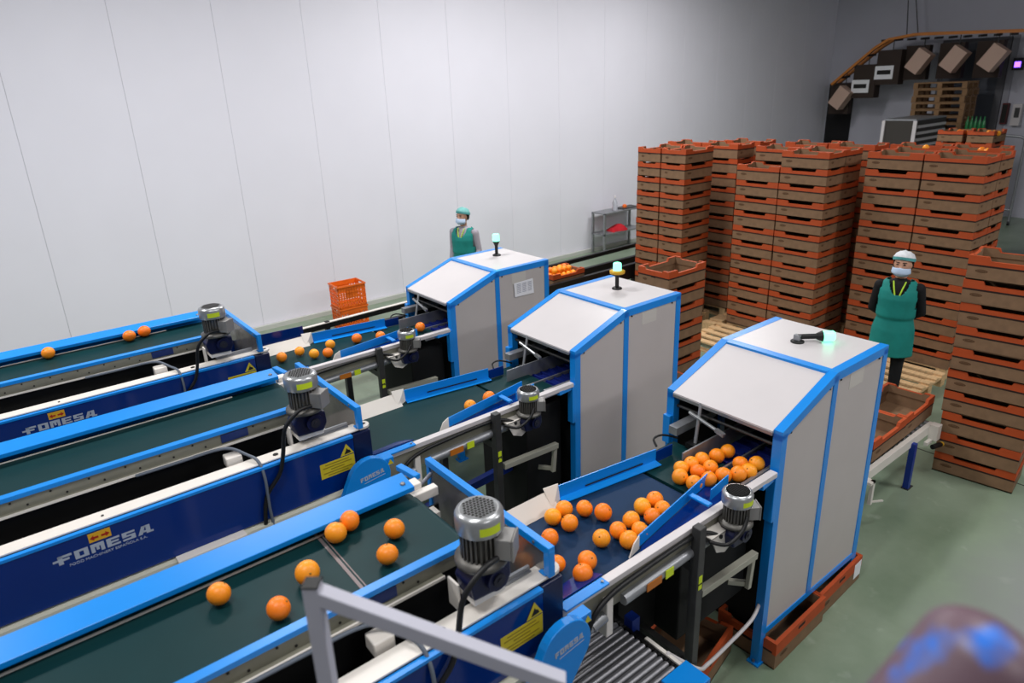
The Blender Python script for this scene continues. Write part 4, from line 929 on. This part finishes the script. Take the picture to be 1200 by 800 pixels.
wp = thing('wall_panel_screen', (WX-.04, 5.5, 3.2), 'white framed notice on the far wall beside the violet lamp', 'notice'); obj('notice_frame', MB().box(WX-.05, WX-.002, 5.25, 5.58, 3.02, 3.55), M_ink, wp); obj('notice_sheet', MB().box(WX-.056, WX-.05, 5.28, 5.55, 3.06, 3.51), M_paper, wp)
tr = thing('metal_trolley', (18.37, 5.3, 0), 'grey tubular metal trolley frame standing by the far wall', 'trolley')
obj('tube_frame', MB().tube([(18.37, 5.05, .05), (18.37, 5.05, 1.0), (18.37, 5.05, 1.82), (18.37, 5.10, 1.93), (18.37, 5.22, 1.96), (18.37, 5.48, 1.97), (18.37, 5.58, 1.93), (18.37, 5.60, 1.8), (18.37, 5.60, 1.0), (18.37, 5.60, .05)], .028, 8), M_galv, tr)
obj('cross_tube', MB().cyl((18.37, 5.05, .35), (18.37, 5.60, .35), .022, n=8), M_galv, tr)
for y in (5.05, 5.60): obj('wheel', MB().cyl((18.37, y-.02, .05), (18.37, y+.02, .05), .05, n=14), M_black, tr)

# ------------------------------------------------------------------ people
def eval_mesh(mb_, voxel, smooth_it, name):
    me = mb_.mesh(name, M_skin); o = bpy.data.objects.new(name, me); col.objects.link(o)
    r = o.modifiers.new('r', 'REMESH'); r.mode = 'VOXEL'; r.voxel_size = voxel; r.use_smooth_shade = True
    s = o.modifiers.new('s', 'SMOOTH'); s.factor = .5; s.iterations = smooth_it
    dg = bpy.context.evaluated_depsgraph_get(); out = bpy.data.meshes.new_from_object(o.evaluated_get(dg)); bpy.data.objects.remove(o); bpy.data.meshes.remove(me)
    out.materials.clear(); out.name = name; return out
def loft(mb_, rings, n=24):
    """rings: (cx, cy, cz, rx, ry)"""
    vs = []; fs = []
    for (x, y, z, rx, ry) in rings:
        for i in range(n): a = 2*math.pi*i/n; vs.append((x+rx*math.cos(a), y+ry*math.sin(a), z))
    for k in range(len(rings)-1):
        for i in range(n): fs.append((k*n+i, k*n+(i+1) % n, (k+1)*n+(i+1) % n, (k+1)*n+i))
    fs.append(tuple(range(n))[::-1]); fs.append(tuple(range((len(rings)-1)*n, len(rings)*n)))
    mb_.add(vs, fs, True)
def limb(mb_, pts, n=14):
    for (a, ra), (b, rb) in zip(pts[:-1], pts[1:]):
        mb_.cyl(a, b, ra, rb, n)
        ball(mb_, a, ra); ball(mb_, b, rb)
def ball(mb_, c, r, sx=1, sy=1, sz=1, n=14):
    prof = [(r*math.sin(math.pi*i/8), -r*math.cos(math.pi*i/8)) for i in range(9)]
    vs = [(c[0]+sx*p*math.cos(2*math.pi*j/n), c[1]+sy*p*math.sin(2*math.pi*j/n), c[2]+sz*z) for p, z in prof for j in range(n)]
    fs = [(k*n+j, k*n+(j+1) % n, (k+1)*n+(j+1) % n, (k+1)*n+j) for k in range(8) for j in range(n)]
    mb_.add(vs, fs, True)
def person(loc, rz, label, sleeve, cap_m, H, arms_back, head_yaw, slim=1.0):
    """faces local -Y; everything is built for 1.65 m and scaled"""
    s = H/1.65
    t = thing('person', loc, label, 'person', None, rz); t.scale = (s, s, s); ORG[t.name] = (0, 0, 0)
    m_ = MB(); k = slim
    loft(m_, [(0, 0, .80, .165*k, .115), (0, 0, .90, .172*k, .12), (0, 0, 1.02, .14*k, .10), (0, -.005, 1.12, .145*k, .105), (0, -.01, 1.22, .165*k, .115), (0, 0, 1.30, .17*k, .105), (0, .005, 1.36, .15*k, .08), (0, .01, 1.40, .08, .06)])
    limb(m_, [((0, .01, 1.37), .055), ((0, -.005, 1.47), .05)])
    # legs and shoes
    for sx in (-1, 1):
        limb(m_, [((sx*.085, 0, .84), .09), ((sx*.085, -.005, .47), .062), ((sx*.085, .01, .28), .058), ((sx*.085, .015, .09), .042)])
        limb(m_, [((sx*.085, .02, .05), .045), ((sx*.09, -.12, .035), .035)])
        sh_ = (sx*.175*k, .0, 1.325)
        if arms_back:
            el = (sx*.225, .07, 1.06); wr_ = (sx*.06, .155, .93)
        else:
            el = (sx*.225, .03, 1.06); wr_ = (sx*.205, -.09, .84)
        limb(m_, [(sh_, .058), (el, .044), (wr_, .032)])
        d = (Vector(wr_)-Vector(el)).normalized(); hp = Vector(wr_)+d*.05
        ball(m_, hp, .036, 1, .6, 1.1)
        side = d.cross(Vector((0, 1, .2))).normalized()
        for q in range(4):
            b0 = hp+d*.025+side*(q-1.5)*.017; limb(m_, [(b0, .009), (b0+d*(.035-.004*abs(q-1.4)), .0085), (b0+d*.055+Vector((0, -.012, 0)), .008)], 8)
        limb(m_, [(hp-side*.025*sx, .011), (hp-side*.05*sx+d*.03, .009)], 8)
    # head
    hc = Vector((0, -.02, 1.555))
    hm = MB()
    ball(hm, (0, -.012, 1.575), .088, .92, 1.08, 1.0, 20); loft(hm, [(0, -.03, 1.445, .03, .035), (0, -.03, 1.47, .05, .06), (0, -.025, 1.52, .068, .082), (0, -.02, 1.57, .078, .095), (0, -.015, 1.62, .075, .09)], 20)
    hm.add([(0, -.118, 1.575), (-.015, -.105, 1.535), (.015, -.105, 1.535), (0, -.138, 1.538), (0, -.10, 1.525)], [(0, 1, 3), (0, 3, 2), (1, 4, 3), (2, 3, 4), (0, 2, 4, 1)], True)
    ball(hm, (0, -.125, 1.54), .014)
    for sx in (-1, 1): ball(hm, (sx*.08, .0, 1.555), .026, .4, .8, 1.2)
    Rm = Matrix.Translation(hc) @ Matrix.Rotation(head_yaw, 4, 'Z') @ Matrix.Translation(-hc)
    hm.v = [tuple(Rm @ Vector(p)) for p in hm.v]
    m_.add(hm.v, hm.f, True)
    me = eval_mesh(m_, .011, 4, 'body')
    for q in (M_skin, sleeve, mat('black_trousers', (18, 18, 22), .85), mat('dark_shoes', (30, 28, 28), .6)): me.materials.append(q)
    for p in me.polygons:
        c = p.center
        hand = (arms_back and c.y > .13 and c.z < .95 and c.z > .78) or ((not arms_back) and c.z < .86 and abs(c.x) > .16 and c.z > .6)
        p.material_index = 0 if (c.z > 1.425 or hand) else 1 if c.z > .88 else 2 if c.z > .085 else 3
    b = bpy.data.objects.new('body', me); col.objects.link(b); b.parent = t
    # tabard apron
    ap = MB()
    loft(ap, [(0, -.005, .60, .205*k, .165), (0, -.005, .75, .20*k, .158), (0, -.005, .88, .195*k, .15), (0, -.005, 1.0, .165*k, .130), (0, -.012, 1.03, .178*k, .142), (0, -.015, 1.12, .175*k, .138), (0, -.018, 1.22, .182*k, .14), (0, -.008, 1.30, .185*k, .13), (0, .0, 1.36, .165*k, .105), (0, .005, 1.405, .12, .085)], 40)
    am = eval_mesh(ap, .011, 3, 'apron')
    bm_ = bmesh.new(); bm_.from_mesh(am); kill = []
    for f in bm_.faces:
        c = f.calc_center_median()
        neck = (c.x/.088)**2+((c.z-1.40)/(.135 if c.y < 0 else .06))**2 < 1
        armh = abs(c.x) > .150 and 1.12 < c.z and abs(c.y) < .065
        bottom = c.z < .615
        if neck or armh or bottom or c.z > 1.398: kill.append(f)
    bmesh.ops.delete(bm_, geom=kill, context='FACES')
    for v in bm_.verts:
        if v.co.z < .98: 
            a = math.atan2(v.co.y, v.co.x); v.co.x *= 1+.025*math.sin(a*7+v.co.z*4)*(1-v.co.z)*2; v.co.y *= 1+.03*math.sin(a*6+1+v.co.z*3)*(1-v.co.z)*2
    bm_.to_mesh(am); bm_.free(); am.materials.append(M_teal)
    ao = bpy.data.objects.new('apron', am); col.objects.link(ao); ao.parent = t
    so = ao.modifiers.new('solid', 'SOLIDIFY'); so.thickness = .004; so.offset = 1
    # lanyard
    ly = obj('lanyard', MB().tube([(-.055, -.075, 1.40), (-.04, -.118, 1.33), (-.012, -.148, 1.22)], .007, 6).tube([(.055, -.075, 1.40), (.035, -.118, 1.33), (.006, -.148, 1.22)], .007, 6), mat('lime_lanyard', (190, 230, 60), .6), t, off=(0, 0, 0))
    # mask, eyes, hair, cap follow the head's turn
    def head_part(nm, mb_, m_mat):
        mb_.v = [tuple(Rm @ Vector(p)) for p in mb_.v]; return obj(nm, mb_, m_mat, t, off=(0, 0, 0))
    mk = MB(); vs = []; fs = []; na, nz = 14, 7
    for j in range(nz+1):
        z = 1.458+.092*j/nz
        for i in range(na+1):
            a = R(200+140*i/na); bulge = 1+.10*math.sin(math.pi*j/nz)
            rr = (.086, .112) if j > 1 else (.070, .098)
            vs.append((rr[0]*bulge*math.cos(a), -.018+rr[1]*bulge*math.sin(a)*1.02, z-.012*abs(math.cos(a))*(0 if j < 3 else 1)))
    for j in range(nz):
        for i in range(na): fs.append((j*(na+1)+i, j*(na+1)+i+1, (j+1)*(na+1)+i+1, (j+1)*(na+1)+i))
    mk.add(vs, fs, True); mo = head_part('face_mask', mk, M_mask); s2 = mo.modifiers.new('solid', 'SOLIDIFY'); s2.thickness = .003
    for sx in (-1, 1):
        ey = MB(); ball(ey, (sx*.032, -.108, 1.578), .0105, 1.25, .6, .62); head_part('eye', ey, M_hair)
    for sx in (-1, 1): head_part('eyebrow', MB().bar((sx*.014, -.116, 1.598), (sx*.05, -.102, 1.60), .008, .006), M_hair)
    hr = MB(); prof = [(.0, .105), (.05, .095), (.082, .06), (.094, .015), (.092, -.03), (.08, -.06)]
    vs = []; fs = []; n = 28
    for r_, z in prof:
        for i in range(n):
            a = 2*math.pi*i/n; fr = max(0, -math.sin(a)); z = z if fr < .2 else max(z, .05+.012*fr); lift = 0
            vs.append((r_*1.0*math.cos(a), -.008+r_*1.16*math.sin(a), 1.572+z+lift))
    for j in range(len(prof)-1):
        for i in range(n): fs.append((j*n+i, j*n+(i+1) % n, (j+1)*n+(i+1) % n, (j+1)*n+i))
    hr.add(vs, fs, True); head_part('hair', hr, M_hair)
    cp = MB(); prof = [(.0, .118), (.045, .112), (.08, .088), (.098, .052), (.100, .03), (.094, .012)]
    vs = []; fs = []
    for r_, z in prof:
        for i in range(n):
            a = 2*math.pi*i/n; fr = -math.sin(a); puff = 1+.02*math.sin(a*9)
            vs.append((r_*puff*math.cos(a), .0+r_*1.12*puff*math.sin(a), 1.582+z+.030*fr*(1 if z < .08 else .3)))
    for j in range(len(prof)-1):
        for i in range(n): fs.append((j*n+i, j*n+(i+1) % n, (j+1)*n+(i+1) % n, (j+1)*n+i))
    cp.add(vs, fs, True); head_part('hair_cap', cp, cap_m)
    band = MB(); vs = []; fs = []
    for z in (.016, .045):
        for i in range(n): a = 2*math.pi*i/n; vs.append((.102*math.cos(a), .102*1.12*math.sin(a), 1.582+z+.030*(-math.sin(a))))
    for i in range(n): fs.append((i, (i+1) % n, n+(i+1) % n, n+i))
    band.add(vs, fs, True); head_part('cap_band', band, mat('teal_cap_band', (90, 170, 170), .8))
    return t
person((7.22, 2.80, 0), R(-72), 'person in teal apron over black sleeves, hands behind back, masked, by empty pallet', M_sweat, M_cap, 1.66, True, R(-8))
person((5.75, 8.52, 0), R(-62), 'person in teal tabard over grey sleeves, masked, standing by the white wall', M_gsweat, M_capt, 1.67, False, R(-12), 1.06)

# blurred painted pipe of the platform next to the camera
pm = bpy.data.materials.new('worn_blue_pipe_paint'); pm.use_nodes = True; nt = pm.node_tree; b = nt.nodes['Principled BSDF']
tc = nt.nodes.new('ShaderNodeTexCoord'); nz_ = nt.nodes.new('ShaderNodeTexNoise'); nz_.inputs['Scale'].default_value = 11; nz_.inputs['Detail'].default_value = 3; nt.links.new(tc.outputs['Object'], nz_.inputs['Vector'])
cr = nt.nodes.new('ShaderNodeValToRGB'); cr.color_ramp.elements[0].position = .52; cr.color_ramp.elements[0].color = srgb(104, 82, 92); cr.color_ramp.elements[1].position = .62; cr.color_ramp.elements[1].color = srgb(24, 110, 214)
nt.links.new(nz_.outputs['Fac'], cr.inputs[0]); nt.links.new(cr.outputs[0], b.inputs['Base Color']); b.inputs['Roughness'].default_value = .45
t = thing('platform_pipe', (.62, .1, 2.3), 'thick worn blue and brown pipe of the viewing platform', 'pipe')
pa = Vector((.604, .116, 2.918)); pb = Vector((.532, .150, 2.810)); pd = (pb-pa).normalized(); pr_ = .054
prof = [(pr_*math.sin(R(q)), pr_*.75*math.cos(R(q))) for q in range(0, 91, 10)]+[(pr_, -.2), (pr_, -.5)]
pq = (-pd).to_track_quat('Z', 'Y'); pmb = MB().lathe(prof, 36); pmb.v = [tuple(pa+pq@Vector(v)) for v in pmb.v]
obj('pipe', pmb, pm, t)
